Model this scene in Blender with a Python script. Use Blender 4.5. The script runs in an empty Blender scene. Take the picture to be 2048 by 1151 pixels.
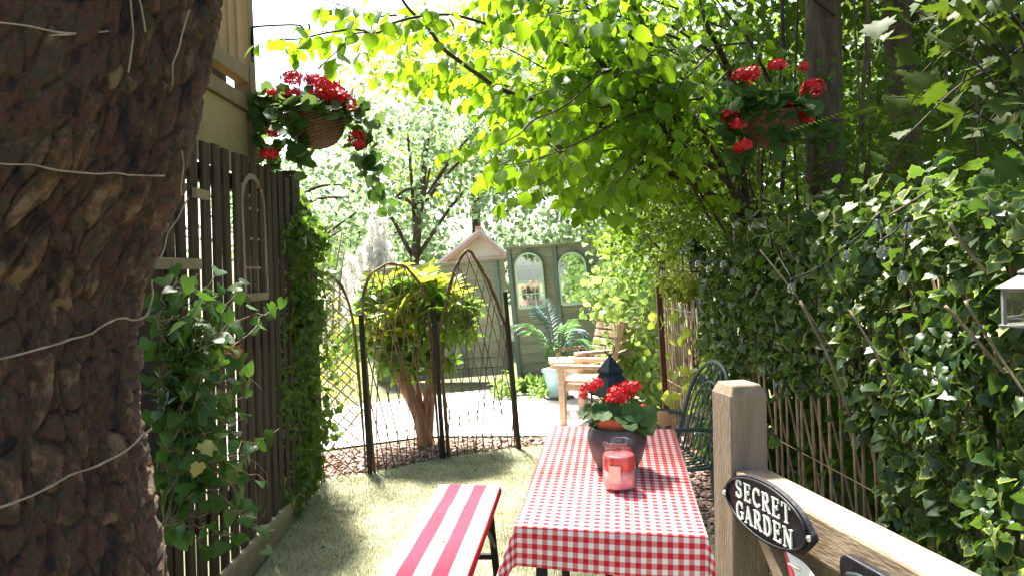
import bpy, math
import numpy as np
from mathutils import Matrix, Vector
rng = np.random.default_rng(11)
scene = bpy.context.scene
col = scene.collection
rad = math.radians

# ------------------------------------------------------------------ camera
FPX = 1478.0                                    # focal length in pixels of the 2048 px photograph
PITCH, ROLL, EYE = rad(-1.36), rad(2.0), 1.45
CF = np.array([0, math.cos(PITCH), math.sin(PITCH)])
CU0 = np.array([0, -math.sin(PITCH), math.cos(PITCH)])
CX = np.array([1.0, 0, 0])
CR = math.cos(ROLL) * CX - math.sin(ROLL) * CU0
CU = math.sin(ROLL) * CX + math.cos(ROLL) * CU0
CC = np.array([0, 0, EYE])
cam = bpy.data.cameras.new('camera')
cam.sensor_width = 36.0
cam.lens = 36.0 * FPX / 2048.0
cam.clip_end = 2000
cam.clip_start = 0.05
cam_o = bpy.data.objects.new('camera', cam)
m4 = Matrix.Identity(4)
for i in range(3):
    m4[i][0], m4[i][1], m4[i][2], m4[i][3] = CR[i], CU[i], -CF[i], CC[i]
cam_o.matrix_world = m4
col.objects.link(cam_o)
scene.camera = cam_o

# ------------------------------------------------------------------ sky, sun, exposure
SUN_DIR = np.array([-0.20, 0.47, 0.86]); SUN_DIR /= np.linalg.norm(SUN_DIR)
SUN_EL = math.asin(SUN_DIR[2]); SUN_AZ = math.atan2(SUN_DIR[0], SUN_DIR[1])
world = bpy.data.worlds.new('World'); scene.world = world; world.use_nodes = True
wn = world.node_tree
bg = wn.nodes['Background']
sky = wn.nodes.new('ShaderNodeTexSky'); sky.sky_type = 'NISHITA'; sky.sun_disc = False
sky.sun_elevation = SUN_EL; sky.sun_rotation = SUN_AZ; sky.air_density = 1.0; sky.dust_density = 2.5; sky.ozone_density = 0.6
wn.links.new(sky.outputs[0], bg.inputs[0]); bg.inputs[1].default_value = 0.10
sl = bpy.data.lights.new('sun', 'SUN'); sl.energy = 5.0; sl.angle = rad(7.0); sl.color = (1.0, 0.95, 0.86)
so = bpy.data.objects.new('sun', sl); col.objects.link(so)
so.rotation_euler = Vector(-SUN_DIR).to_track_quat('-Z', 'Y').to_euler()
scene.view_settings.view_transform = 'Standard'; scene.view_settings.look = 'None'
scene.view_settings.gamma = 1.0; scene.view_settings.exposure = 2.45
scene.view_settings.use_curve_mapping = False
scene.cycles.max_bounces = 7; scene.cycles.diffuse_bounces = 4; scene.cycles.glossy_bounces = 3
scene.cycles.transmission_bounces = 6; scene.cycles.transparent_max_bounces = 6
scene.cycles.caustics_reflective = False; scene.cycles.caustics_refractive = False
scene.cycles.sample_clamp_indirect = 6.0

# ------------------------------------------------------------------ placing helpers
def ray(x, y): return CF + CR * (x - 1024) / FPX - CU * (y - 575.5) / FPX
def at(x, y, d): return CC + ray(x, y) * d
def onz(x, y, z=0.0):
    v = ray(x, y); return CC + v * (z - EYE) / v[2]
def proj(P):
    v = np.asarray(P) - CC; d = v @ CF
    return 1024 + FPX * (v @ CR) / d, 575.5 - FPX * (v @ CU) / d, d
def A(*v): return np.array(v, float)
def unit(v):
    v = np.asarray(v, float); n = np.linalg.norm(v, axis=-1, keepdims=True); return v / np.maximum(n, 1e-9)
def curve(pts, n=24):
    P = np.asarray(pts, float)
    if len(P) < 3: return np.array([P[0] + (P[-1] - P[0]) * t for t in np.linspace(0, 1, n)])
    Q = np.vstack([2 * P[0] - P[1], P, 2 * P[-1] - P[-2]])
    out = []
    segs = len(P) - 1
    for t in np.linspace(0, segs - 1e-6, n):
        i = int(t); u = t - i
        p0, p1, p2, p3 = Q[i], Q[i + 1], Q[i + 2], Q[i + 3]
        out.append(0.5 * (2 * p1 + (p2 - p0) * u + (2 * p0 - 5 * p1 + 4 * p2 - p3) * u * u + (3 * p1 - p0 - 3 * p2 + p3) * u ** 3))
    return np.array(out)

# numpy value noise and cell noise
def _h(i, j, k, s):
    n = (i * 374761393 + j * 668265263 + k * 2147483647 + s * 974711) & 0xffffffff
    n = ((n ^ (n >> 13)) * 1274126177) & 0xffffffff
    return ((n ^ (n >> 16)) & 0xffff) / 65535.0
def vnoise(P, s=0):
    P = np.asarray(P, float); I = np.floor(P).astype(np.int64); f = P - I; f = f * f * (3 - 2 * f)
    r = 0
    for a in (0, 1):
        for b in (0, 1):
            for c in (0, 1):
                w = (f[..., 0] if a else 1 - f[..., 0]) * (f[..., 1] if b else 1 - f[..., 1]) * (f[..., 2] if c else 1 - f[..., 2])
                r = r + w * _h(I[..., 0] + a, I[..., 1] + b, I[..., 2] + c, s)
    return r
def cells(P, s=0):
    P = np.asarray(P, float); I = np.floor(P).astype(np.int64)
    d1 = np.full(P.shape[:-1], 9.0); d2 = d1.copy(); idv = np.zeros(P.shape[:-1])
    for a in (-1, 0, 1):
        for b in (-1, 0, 1):
            for c in (-1, 0, 1):
                J = I + A(a, b, c).astype(np.int64)
                q = np.stack([J[..., k] + _h(J[..., 0], J[..., 1], J[..., 2], s + 7 * k + 1) for k in range(3)], -1)
                d = np.linalg.norm(P - q, axis=-1); h = _h(J[..., 0], J[..., 1], J[..., 2], s + 99)
                nw = d < d1
                d2 = np.where(nw, d1, np.minimum(d2, d)); idv = np.where(nw, h, idv); d1 = np.where(nw, d, d1)
    return d1, d2, idv

# ------------------------------------------------------------------ materials
MATS = {}
def ramp(nt, stops):
    r = nt.nodes.new('ShaderNodeValToRGB')
    while len(r.color_ramp.elements) < len(stops): r.color_ramp.elements.new(0.5)
    for e, (p, c) in zip(r.color_ramp.elements, stops):
        e.position = p; e.color = (*c, 1)
    return r
def new_mat(name):
    m = bpy.data.materials.new(name); m.use_nodes = True; MATS[name] = m
    nt = m.node_tree; b = nt.nodes['Principled BSDF']
    return m, nt, b
def surf(name, stops, scale=8.0, rough=0.7, bump=0.0, stretch=(1, 1, 1), bscale=None, detail=6, metal=0.0, spec=0.4, dist=0.004, rnd=0.0, tint=None):
    """noise-mottled surface in object space; stops = colour ramp of the real-world base colours"""
    m, nt, b = new_mat(name)
    tc = nt.nodes.new('ShaderNodeTexCoord'); mp = nt.nodes.new('ShaderNodeMapping'); mp.inputs['Scale'].default_value = stretch
    nt.links.new(tc.outputs['Object'], mp.inputs[0])
    n = nt.nodes.new('ShaderNodeTexNoise'); n.inputs['Scale'].default_value = scale; n.inputs['Detail'].default_value = detail
    n.inputs['Roughness'].default_value = 0.62
    nt.links.new(mp.outputs[0], n.inputs['Vector'])
    k = len(stops)
    r = ramp(nt, [(0.28 + 0.44 * i / max(k - 1, 1), c) for i, c in enumerate(stops)])
    if tint:
        ta = nt.nodes.new('ShaderNodeAttribute'); ta.attribute_name = tint
        tm_ = nt.nodes.new('ShaderNodeMath'); tm_.operation = 'MULTIPLY_ADD'; tm_.inputs[1].default_value = .42; tm_.inputs[2].default_value = -.21
        ts_ = nt.nodes.new('ShaderNodeMath'); ts_.operation = 'ADD'; nt.links.new(ta.outputs['Fac'], tm_.inputs[0]); nt.links.new(tm_.outputs[0], ts_.inputs[0]); nt.links.new(n.outputs['Fac'], ts_.inputs[1]); nt.links.new(ts_.outputs[0], r.inputs[0])
    else: nt.links.new(n.outputs['Fac'], r.inputs[0])
    out = r.outputs[0]
    if rnd:
        oi = nt.nodes.new('ShaderNodeObjectInfo'); hv = nt.nodes.new('ShaderNodeHueSaturation')
        ma = nt.nodes.new('ShaderNodeMath'); ma.operation = 'MULTIPLY_ADD'; ma.inputs[1].default_value = rnd; ma.inputs[2].default_value = 1 - rnd / 2
        nt.links.new(oi.outputs['Random'], ma.inputs[0]); nt.links.new(ma.outputs[0], hv.inputs['Value']); nt.links.new(out, hv.inputs['Color'])
        out = hv.outputs[0]
    nt.links.new(out, b.inputs['Base Color'])
    b.inputs['Roughness'].default_value = rough; b.inputs['Metallic'].default_value = metal
    b.inputs['Specular IOR Level'].default_value = spec
    if bump:
        n2 = nt.nodes.new('ShaderNodeTexNoise'); n2.inputs['Scale'].default_value = bscale or scale * 3; n2.inputs['Detail'].default_value = 5
        nt.links.new(mp.outputs[0], n2.inputs['Vector'])
        bp = nt.nodes.new('ShaderNodeBump'); bp.inputs['Strength'].default_value = bump; bp.inputs['Distance'].default_value = dist
        nt.links.new(n2.outputs['Fac'], bp.inputs['Height']); nt.links.new(bp.outputs[0], b.inputs['Normal'])
    return m
def leafmat(name, stops, trans, tmix=0.45, rough=0.45, rim=None, spec=0.35):
    """leaf: gloss + diffuse + light passing through; colour differs from leaf to leaf; rim = margin colour of variegated leaves"""
    m, nt, b = new_mat(name)
    at_ = nt.nodes.new('ShaderNodeAttribute'); at_.attribute_name = 'rnd'
    oi = nt.nodes.new('ShaderNodeObjectInfo')
    ad = nt.nodes.new('ShaderNodeMath'); ad.operation = 'ADD'; nt.links.new(at_.outputs['Fac'], ad.inputs[0]); nt.links.new(oi.outputs['Random'], ad.inputs[1])
    fr = nt.nodes.new('ShaderNodeMath'); fr.operation = 'FRACT'; nt.links.new(ad.outputs[0], fr.inputs[0])
    r = ramp(nt, [(i / max(len(stops) - 1, 1), c) for i, c in enumerate(stops)]); nt.links.new(fr.outputs[0], r.inputs[0])
    c = r.outputs[0]
    if rim:
        ra = nt.nodes.new('ShaderNodeAttribute'); ra.attribute_name = 'rim'
        nz = nt.nodes.new('ShaderNodeTexNoise'); nz.inputs['Scale'].default_value = 60
        ge = nt.nodes.new('ShaderNodeTexCoord'); nt.links.new(ge.outputs['Object'], nz.inputs['Vector'])
        mm = nt.nodes.new('ShaderNodeMath'); mm.operation = 'MULTIPLY_ADD'; mm.inputs[1].default_value = 0.5; nt.links.new(nz.outputs['Fac'], mm.inputs[0]); nt.links.new(ra.outputs['Fac'], mm.inputs[2])
        m2 = nt.nodes.new('ShaderNodeMath'); m2.operation = 'MULTIPLY_ADD'; m2.inputs[1].default_value = .55; nt.links.new(fr.outputs[0], m2.inputs[0]); nt.links.new(mm.outputs[0], m2.inputs[2])
        m3 = nt.nodes.new('ShaderNodeMath'); m3.operation = 'MULTIPLY'; m3.inputs[1].default_value = .55; nt.links.new(m2.outputs[0], m3.inputs[0])
        rr = ramp(nt, [(0.66, (0, 0, 0)), (0.82, (1, 1, 1))]); nt.links.new(m3.outputs[0], rr.inputs[0])
        mx = nt.nodes.new('ShaderNodeMixRGB'); nt.links.new(rr.outputs[0], mx.inputs[0]); nt.links.new(c, mx.inputs[1]); mx.inputs[2].default_value = (*rim, 1)
        c = mx.outputs[0]
    nt.links.new(c, b.inputs['Base Color']); b.inputs['Roughness'].default_value = rough; b.inputs['Specular IOR Level'].default_value = spec
    tr = nt.nodes.new('ShaderNodeBsdfTranslucent')
    mt = nt.nodes.new('ShaderNodeMixRGB'); mt.blend_type = 'MIX'; mt.inputs[0].default_value = 0.35; mt.inputs[1].default_value = (*trans, 1); nt.links.new(c, mt.inputs[2])
    nt.links.new(mt.outputs[0], tr.inputs['Color'])
    ms = nt.nodes.new('ShaderNodeMixShader'); ms.inputs[0].default_value = tmix
    nt.links.new(b.outputs[0], ms.inputs[1]); nt.links.new(tr.outputs[0], ms.inputs[2])
    nt.links.new(ms.outputs[0], nt.nodes['Material Output'].inputs['Surface'])
    return m

surf('soil', [(.05, .035, .022), (.10, .075, .05), (.16, .13, .08)], 6, .95, .6)
surf('ground', [(.06, .075, .03), (.10, .11, .045), (.15, .13, .08)], 1.3, .95, .5)
surf('turf', [(.20, .20, .11), (.32, .32, .20), (.42, .415, .29)], 4.5, .9, .8, bscale=260, dist=.01)
surf('patio', [(.44, .42, .38), (.56, .54, .5), (.64, .62, .58)], 2.2, .85, .3, bscale=40)
surf('bark_old', [(.005, .003, .002), (.016, .008, .005), (.058, .022, .011), (.024, .021, .008), (.072, .033, .016), (.125, .078, .040)], 26, .95, 1.0, stretch=(1, 1, .8), bscale=150, dist=.006, detail=12, tint='flake')
surf('bark', [(.028, .018, .012), (.065, .042, .026), (.115, .082, .050)], 22, .9, .8, stretch=(1, 1, .25), dist=.006)
surf('bark_pale', [(.09, .065, .038), (.19, .145, .085), (.28, .23, .15)], 25, .85, .5, stretch=(1, 1, .3))
surf('bark_red', [(.17, .085, .045), (.30, .165, .09), (.38, .24, .15)], 18, .85, .6, stretch=(1, 1, .25))
surf('twig', [(.03, .02, .013), (.065, .042, .026)], 30, .8, .3)
surf('dead_stem', [(.13, .095, .06), (.24, .18, .12), (.32, .26, .19)], 30, .85, .4)
surf('fence_dark', [(.011, .007, .004), (.027, .017, .009), (.055, .037, .020)], 14, .85, .6, stretch=(1, 1, .08), rnd=.35)
surf('kerb', [(.12, .10, .06), (.21, .18, .11), (.30, .27, .18)], 9, .9, .5, stretch=(1, .2, 1))
surf('deck_wood', [(.13, .095, .045), (.21, .155, .075), (.27, .21, .105)], 10, .8, .4, stretch=(1, .3, .12))
surf('deck_panel', [(.30, .225, .10), (.36, .275, .125), (.41, .32, .16)], 5, .85, .3)
surf('gate_wood', [(.17, .115, .068), (.24, .165, .10), (.31, .225, .145), (.36, .275, .185)], 8, .7, .45, stretch=(9, .9, 9), bscale=30, dist=.003)
surf('gate_post', [(.115, .098, .050), (.155, .112, .070), (.19, .135, .086), (.215, .158, .105), (.25, .19, .13)], 6, .85, .8, stretch=(5, 5, .7), bscale=60, dist=.004, detail=12)
surf('seat_wood', [(.40, .25, .165), (.52, .35, .24), (.60, .44, .32)], 9, .6, .3, stretch=(1, 4, 4), rnd=.25)
surf('fence_green', [(.15, .16, .095), (.20, .21, .13), (.25, .25, .165)], 7, .8, .4, stretch=(.35, 2, 3), rnd=.3)
surf('fence_trim', [(.10, .135, .105), (.13, .165, .13)], 9, .8, .3)
surf('mirror_paint', [(.36, .50, .33), (.46, .60, .42)], 9, .5, .15)
surf('mirror_wood', [(.10, .075, .05), (.19, .145, .10), (.25, .20, .145)], 14, .8, .5, stretch=(1, 1, .4))
surf('willow', [(.085, .045, .025), (.18, .10, .055), (.28, .17, .10)], 30, .7, .3)
surf('willow_pale', [(.26, .16, .10), (.42, .28, .18), (.52, .38, .27)], 22, .75, .3, rnd=.5)
surf('stake', [(.010, .009, .008), (.022, .018, .015)], 20, .6, .3)
surf('rust_stake', [(.06, .022, .016), (.11, .035, .024)], 20, .8, .4)
surf('black_metal', [(.004, .004, .006), (.010, .010, .014)], 25, .5, .3, spec=.2)
surf('lantern_metal', [(.010, .016, .020), (.03, .045, .05)], 30, .4, .3, metal=.35)
surf('chair_green', [(.025, .055, .047), (.042, .082, .070), (.085, .13, .115)], 40, .45, .3, spec=.6)
surf('letter', [(.72, .70, .62), (.82, .80, .72)], 60, .6)
surf('screw', [(.6, .6, .58), (.7, .7, .68)], 60, .3, metal=.8)
surf('wicker', [(.055, .030, .017), (.12, .068, .038), (.19, .115, .068)], 60, .75, .6)
surf('petal', [(.42, .006, .010), (.60, .012, .016), (.72, .03, .03)], 90, .55)
surf('terracotta', [(.36, .11, .05), (.48, .17, .085)], 18, .8, .3)
surf('pot_dark', [(.028, .026, .029), (.075, .068, .072), (.13, .12, .125)], 9, .45, .6, bscale=14, dist=.01)
surf('pot_blue', [(.32, .48, .50), (.44, .60, .61)], 9, .3, .1)
surf('wax_red', [(.66, .045, .06), (.74, .09, .10)], 25, .5)
surf('wax_pink', [(.74, .22, .25), (.82, .32, .34)], 12, .55)
surf('label_paper', [(.52, .44, .34), (.60, .52, .42)], 80, .7)
surf('card', [(.68, .68, .64), (.76, .76, .72)], 20, .6)
surf('plastic_grey', [(.17, .17, .155), (.24, .24, .22)], 20, .5, .2)
surf('cable', [(.008, .008, .008), (.014, .014, .014)], 20, .6)
surf('shed_wall', [(.70, .58, .53), (.76, .65, .60)], 8, .8)
surf('shed_roof', [(.74, .68, .66), (.80, .76, .75)], 6, .8)
surf('shed_trim', [(.60, .30, .24), (.66, .36, .30)], 8, .7)
surf('house_wall', [(.7, .68, .63), (.78, .76, .72)], 6, .8)
surf('chip', [(.16, .085, .065), (.30, .18, .14), (.46, .33, .27), (.60, .50, .43)], 9, .9, rnd=0)
leafmat('plume', [(.72, .68, .58), (.80, .77, .70), (.84, .81, .74)], (.92, .90, .86), .75)
surf('flag_white', [(.74, .72, .70), (.8, .78, .76)], 40, .8)
surf('flag_red', [(.62, .05, .075), (.68, .07, .09)], 40, .8)
surf('cushion_beige', [(.55, .47, .38), (.62, .54, .45)], 60, .85, .2)
surf('bench_wood', [(.16, .10, .05), (.24, .16, .09)], 14, .7, .3, stretch=(3, .4, 3))

leafmat('hazel', [(.045, .115, .008), (.07, .16, .010), (.09, .18, .012), (.06, .14, .012)], (.35, .58, .014), .55, spec=.2)
leafmat('hedge_leaf', [(.025, .06, .008), (.045, .09, .012), (.075, .12, .015)], (.26, .42, .02), .42, spec=.2)
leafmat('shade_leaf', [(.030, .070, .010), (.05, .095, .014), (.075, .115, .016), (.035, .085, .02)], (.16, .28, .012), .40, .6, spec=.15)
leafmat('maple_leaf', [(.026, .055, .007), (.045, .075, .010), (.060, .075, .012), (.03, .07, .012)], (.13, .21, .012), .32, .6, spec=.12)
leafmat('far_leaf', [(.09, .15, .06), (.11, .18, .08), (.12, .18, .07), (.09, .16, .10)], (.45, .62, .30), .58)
leafmat('yellow_leaf', [(.11, .17, .02), (.12, .19, .03), (.15, .20, .03)], (.60, .68, .08), .6)
leafmat('ivy_plain', [(.016, .055, .008), (.028, .08, .012), (.05, .12, .02)], (.14, .30, .03), .3, .45, spec=.25)
leafmat('ivy_yellow', [(.20, .20, .05), (.26, .25, .07)], (.35, .34, .08), .3)
leafmat('ivy_var', [(.022, .058, .010), (.035, .08, .016), (.10, .15, .06), (.028, .065, .014)], (.20, .38, .03), .32, .4, rim=(.30, .36, .04), spec=.35)
leafmat('ivy_dark', [(.014, .042, .008), (.022, .06, .012), (.05, .095, .03), (.018, .05, .012)], (.15, .28, .02), .28, .36, spec=.4)
leafmat('ivy_small', [(.035, .085, .014), (.06, .12, .018), (.10, .16, .03)], (.24, .40, .04), .4, .4, spec=.45)
leafmat('laurel', [(.035, .09, .016), (.05, .12, .018), (.07, .15, .025)], (.22, .42, .03), .4, .35, spec=.4)
leafmat('laurel_new', [(.13, .21, .02), (.18, .24, .03), (.24, .27, .04)], (.50, .58, .05), .5)
leafmat('geranium', [(.025, .07, .016), (.04, .095, .02), (.06, .12, .024)], (.14, .28, .03), .3, .6, spec=.2)
leafmat('geranium_pale', [(.05, .10, .03), (.085, .14, .05), (.12, .17, .07)], (.22, .34, .07), .3, .6, spec=.2)
leafmat('palm_green', [(.06, .15, .05), (.09, .19, .07), (.12, .21, .08)], (.2, .4, .1), .35)
leafmat('palm_blue', [(.045, .10, .10), (.07, .14, .15), (.09, .17, .17)], (.1, .22, .2), .25)
leafmat('lime', [(.13, .18, .02), (.17, .22, .03), (.21, .25, .04)], (.42, .52, .04), .45)
leafmat('climber', [(.07, .15, .03), (.11, .19, .05), (.14, .21, .07)], (.45, .64, .14), .5)
leafmat('dry_leaf', [(.16, .08, .03), (.24, .13, .05)], (.3, .15, .04), .3)
leafmat('grass_blade', [(.17, .18, .08), (.28, .285, .15), (.38, .38, .24), (.46, .45, .33)], (.38, .40, .22), .3, .6, spec=.2)

m, nt, b = new_mat('glass')
gl_ = nt.nodes.new('ShaderNodeBsdfGlossy'); gl_.inputs['Roughness'].default_value = .05; tp_ = nt.nodes.new('ShaderNodeBsdfTransparent'); tp_.inputs[0].default_value = (.95, .96, .95, 1)
lw_ = nt.nodes.new('ShaderNodeLayerWeight'); lw_.inputs[0].default_value = .25; mu_ = nt.nodes.new('ShaderNodeMath'); mu_.operation = 'MULTIPLY_ADD'; mu_.inputs[1].default_value = .30; mu_.inputs[2].default_value = .03; mx_ = nt.nodes.new('ShaderNodeMixShader')
nt.links.new(lw_.outputs['Facing'], mu_.inputs[0]); nt.links.new(mu_.outputs[0], mx_.inputs[0]); nt.links.new(tp_.outputs[0], mx_.inputs[1]); nt.links.new(gl_.outputs[0], mx_.inputs[2]); nt.links.new(mx_.outputs[0], nt.nodes['Material Output'].inputs['Surface']); nt.nodes.remove(b)
m, nt, b = new_mat('bulb_glass')
gl_ = nt.nodes.new('ShaderNodeBsdfGlossy'); gl_.inputs['Roughness'].default_value = .12; tp_ = nt.nodes.new('ShaderNodeBsdfTransparent'); tp_.inputs[0].default_value = (.9, .92, .9, 1)
lw_ = nt.nodes.new('ShaderNodeLayerWeight'); lw_.inputs[0].default_value = .35; mu_ = nt.nodes.new('ShaderNodeMath'); mu_.operation = 'MULTIPLY_ADD'; mu_.inputs[1].default_value = .75; mu_.inputs[2].default_value = .12; mx_ = nt.nodes.new('ShaderNodeMixShader')
nt.links.new(lw_.outputs['Facing'], mu_.inputs[0]); nt.links.new(mu_.outputs[0], mx_.inputs[0]); nt.links.new(tp_.outputs[0], mx_.inputs[1]); nt.links.new(gl_.outputs[0], mx_.inputs[2]); nt.links.new(mx_.outputs[0], nt.nodes['Material Output'].inputs['Surface']); nt.nodes.remove(b)
m, nt, b = new_mat('mirror_glass')
b.inputs['Metallic'].default_value = 1; b.inputs['Roughness'].default_value = .03; b.inputs['Base Color'].default_value = (.86, .9, .87, 1)
m, nt, b = new_mat('dark_glass')
b.inputs['Base Color'].default_value = (.02, .025, .02, 1); b.inputs['Roughness'].default_value = .12

def check_mat(name, red, size, stripes=False):
    """gingham / stripes from the UV map (woven pattern on cloth)"""
    m, nt, b = new_mat(name)
    uv = nt.nodes.new('ShaderNodeUVMap'); sp = nt.nodes.new('ShaderNodeSeparateXYZ'); nt.links.new(uv.outputs[0], sp.inputs[0])
    def band(o):
        a = nt.nodes.new('ShaderNodeMath'); a.operation = 'MULTIPLY'; a.inputs[1].default_value = 0.5 / size; nt.links.new(o, a.inputs[0])
        f = nt.nodes.new('ShaderNodeMath'); f.operation = 'FRACT'; nt.links.new(a.outputs[0], f.inputs[0])
        r = ramp(nt, [(.0, (1, 1, 1)), (.49, (1, 1, 1)), (.51, (0, 0, 0)), (.985, (0, 0, 0))]); e = r.color_ramp.elements.new(1.0); e.color = (1, 1, 1, 1)
        nt.links.new(f.outputs[0], r.inputs[0]); return r.outputs[0]
    fac = band(sp.outputs['X'])
    if not stripes:
        g = band(sp.outputs['Y'])
        ad = nt.nodes.new('ShaderNodeMath'); ad.operation = 'ADD'; nt.links.new(fac, ad.inputs[0]); nt.links.new(g, ad.inputs[1])
        hv = nt.nodes.new('ShaderNodeMath'); hv.operation = 'MULTIPLY'; hv.inputs[1].default_value = .5; nt.links.new(ad.outputs[0], hv.inputs[0]); fac = hv.outputs[0]
        rp = ramp(nt, [(0, (.76, .72, .68)), (.5, (.66, .20, .19)), (1, red)])
    else:
        rp = ramp(nt, [(0, (.78, .75, .72)), (1, red)])
    nt.links.new(fac, rp.inputs[0])
    tc = nt.nodes.new('ShaderNodeTexCoord'); nz = nt.nodes.new('ShaderNodeTexNoise'); nz.inputs['Scale'].default_value = 5; nz.inputs['Detail'].default_value = 8
    nt.links.new(tc.outputs['Object'], nz.inputs[0])
    mx = nt.nodes.new('ShaderNodeMixRGB'); mx.blend_type = 'MULTIPLY'; mx.inputs[0].default_value = .55
    r2 = ramp(nt, [(.3, (.72, .70, .64)), (.55, (1, 1, 1))]); nt.links.new(nz.outputs['Fac'], r2.inputs[0])
    nt.links.new(rp.outputs[0], mx.inputs[1]); nt.links.new(r2.outputs[0], mx.inputs[2])
    sp2 = nt.nodes.new('ShaderNodeTexNoise'); sp2.inputs['Scale'].default_value = 130; sp2.inputs['Detail'].default_value = 2; nt.links.new(tc.outputs['Object'], sp2.inputs[0])
    r3 = ramp(nt, [(.24, (.35, .27, .2)), (.29, (1, 1, 1))]); nt.links.new(sp2.outputs['Fac'], r3.inputs[0])
    mx2 = nt.nodes.new('ShaderNodeMixRGB'); mx2.blend_type = 'MULTIPLY'; mx2.inputs[0].default_value = .8
    nt.links.new(mx.outputs[0], mx2.inputs[1]); nt.links.new(r3.outputs[0], mx2.inputs[2])
    nt.links.new(mx2.outputs[0], b.inputs['Base Color']); b.inputs['Roughness'].default_value = .8; b.inputs['Specular IOR Level'].default_value = .2
    wv = nt.nodes.new('ShaderNodeTexNoise'); wv.inputs['Scale'].default_value = 700; nt.links.new(tc.outputs['Object'], wv.inputs[0])
    bp = nt.nodes.new('ShaderNodeBump'); bp.inputs['Strength'].default_value = .35; bp.inputs['Distance'].default_value = .001
    nt.links.new(wv.outputs['Fac'], bp.inputs['Height']); nt.links.new(bp.outputs[0], b.inputs['Normal'])
    return m
check_mat('gingham', (.55, .012, .028), .0137)
check_mat('stripe', (.60, .018, .045), .0565, True)

# ------------------------------------------------------------------ object helpers
def tag(o, label, cat, group=None, kind=None):
    if label: o['label'] = label
    if cat: o['category'] = cat
    if group: o['group'] = group
    if kind: o['kind'] = kind
    return o
def thing(name, loc, label, cat, group=None):
    o = bpy.data.objects.new(name, None); col.objects.link(o); o.location = loc; o.empty_display_size = .1
    return tag(o, label, cat, group)
def parent(o, p):
    if p is not None:
        o.parent = p
        top = p
        while top.parent: top = top.parent
        if p.parent is None: o.matrix_parent_inverse = Matrix.Translation(-Vector(p.location))
    return o
def link(me, name, mat, par=None):
    o = bpy.data.objects.new(name, me); col.objects.link(o)
    if mat and not me.materials: me.materials.append(MATS[mat])
    return parent(o, par)
def npmesh(name, V, T, smooth=False):
    """V (n,3), T (m,3) or (m,4)"""
    me = bpy.data.meshes.new(name); V = np.asarray(V, np.float32); T = np.asarray(T, np.int32); k = T.shape[1]
    me.vertices.add(len(V)); me.vertices.foreach_set('co', V.ravel())
    me.loops.add(T.size); me.loops.foreach_set('vertex_index', T.ravel())
    me.polygons.add(len(T)); me.polygons.foreach_set('loop_start', np.arange(0, T.size, k, dtype=np.int32))
    me.polygons.foreach_set('loop_total', np.full(len(T), k, np.int32))
    if smooth: me.polygons.foreach_set('use_smooth', np.ones(len(T), bool))
    me.update(calc_edges=True); return me
def fattr(me, name, vals):
    a = me.attributes.new(name, 'FLOAT', 'POINT'); a.data.foreach_set('value', np.asarray(vals, np.float32))

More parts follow.
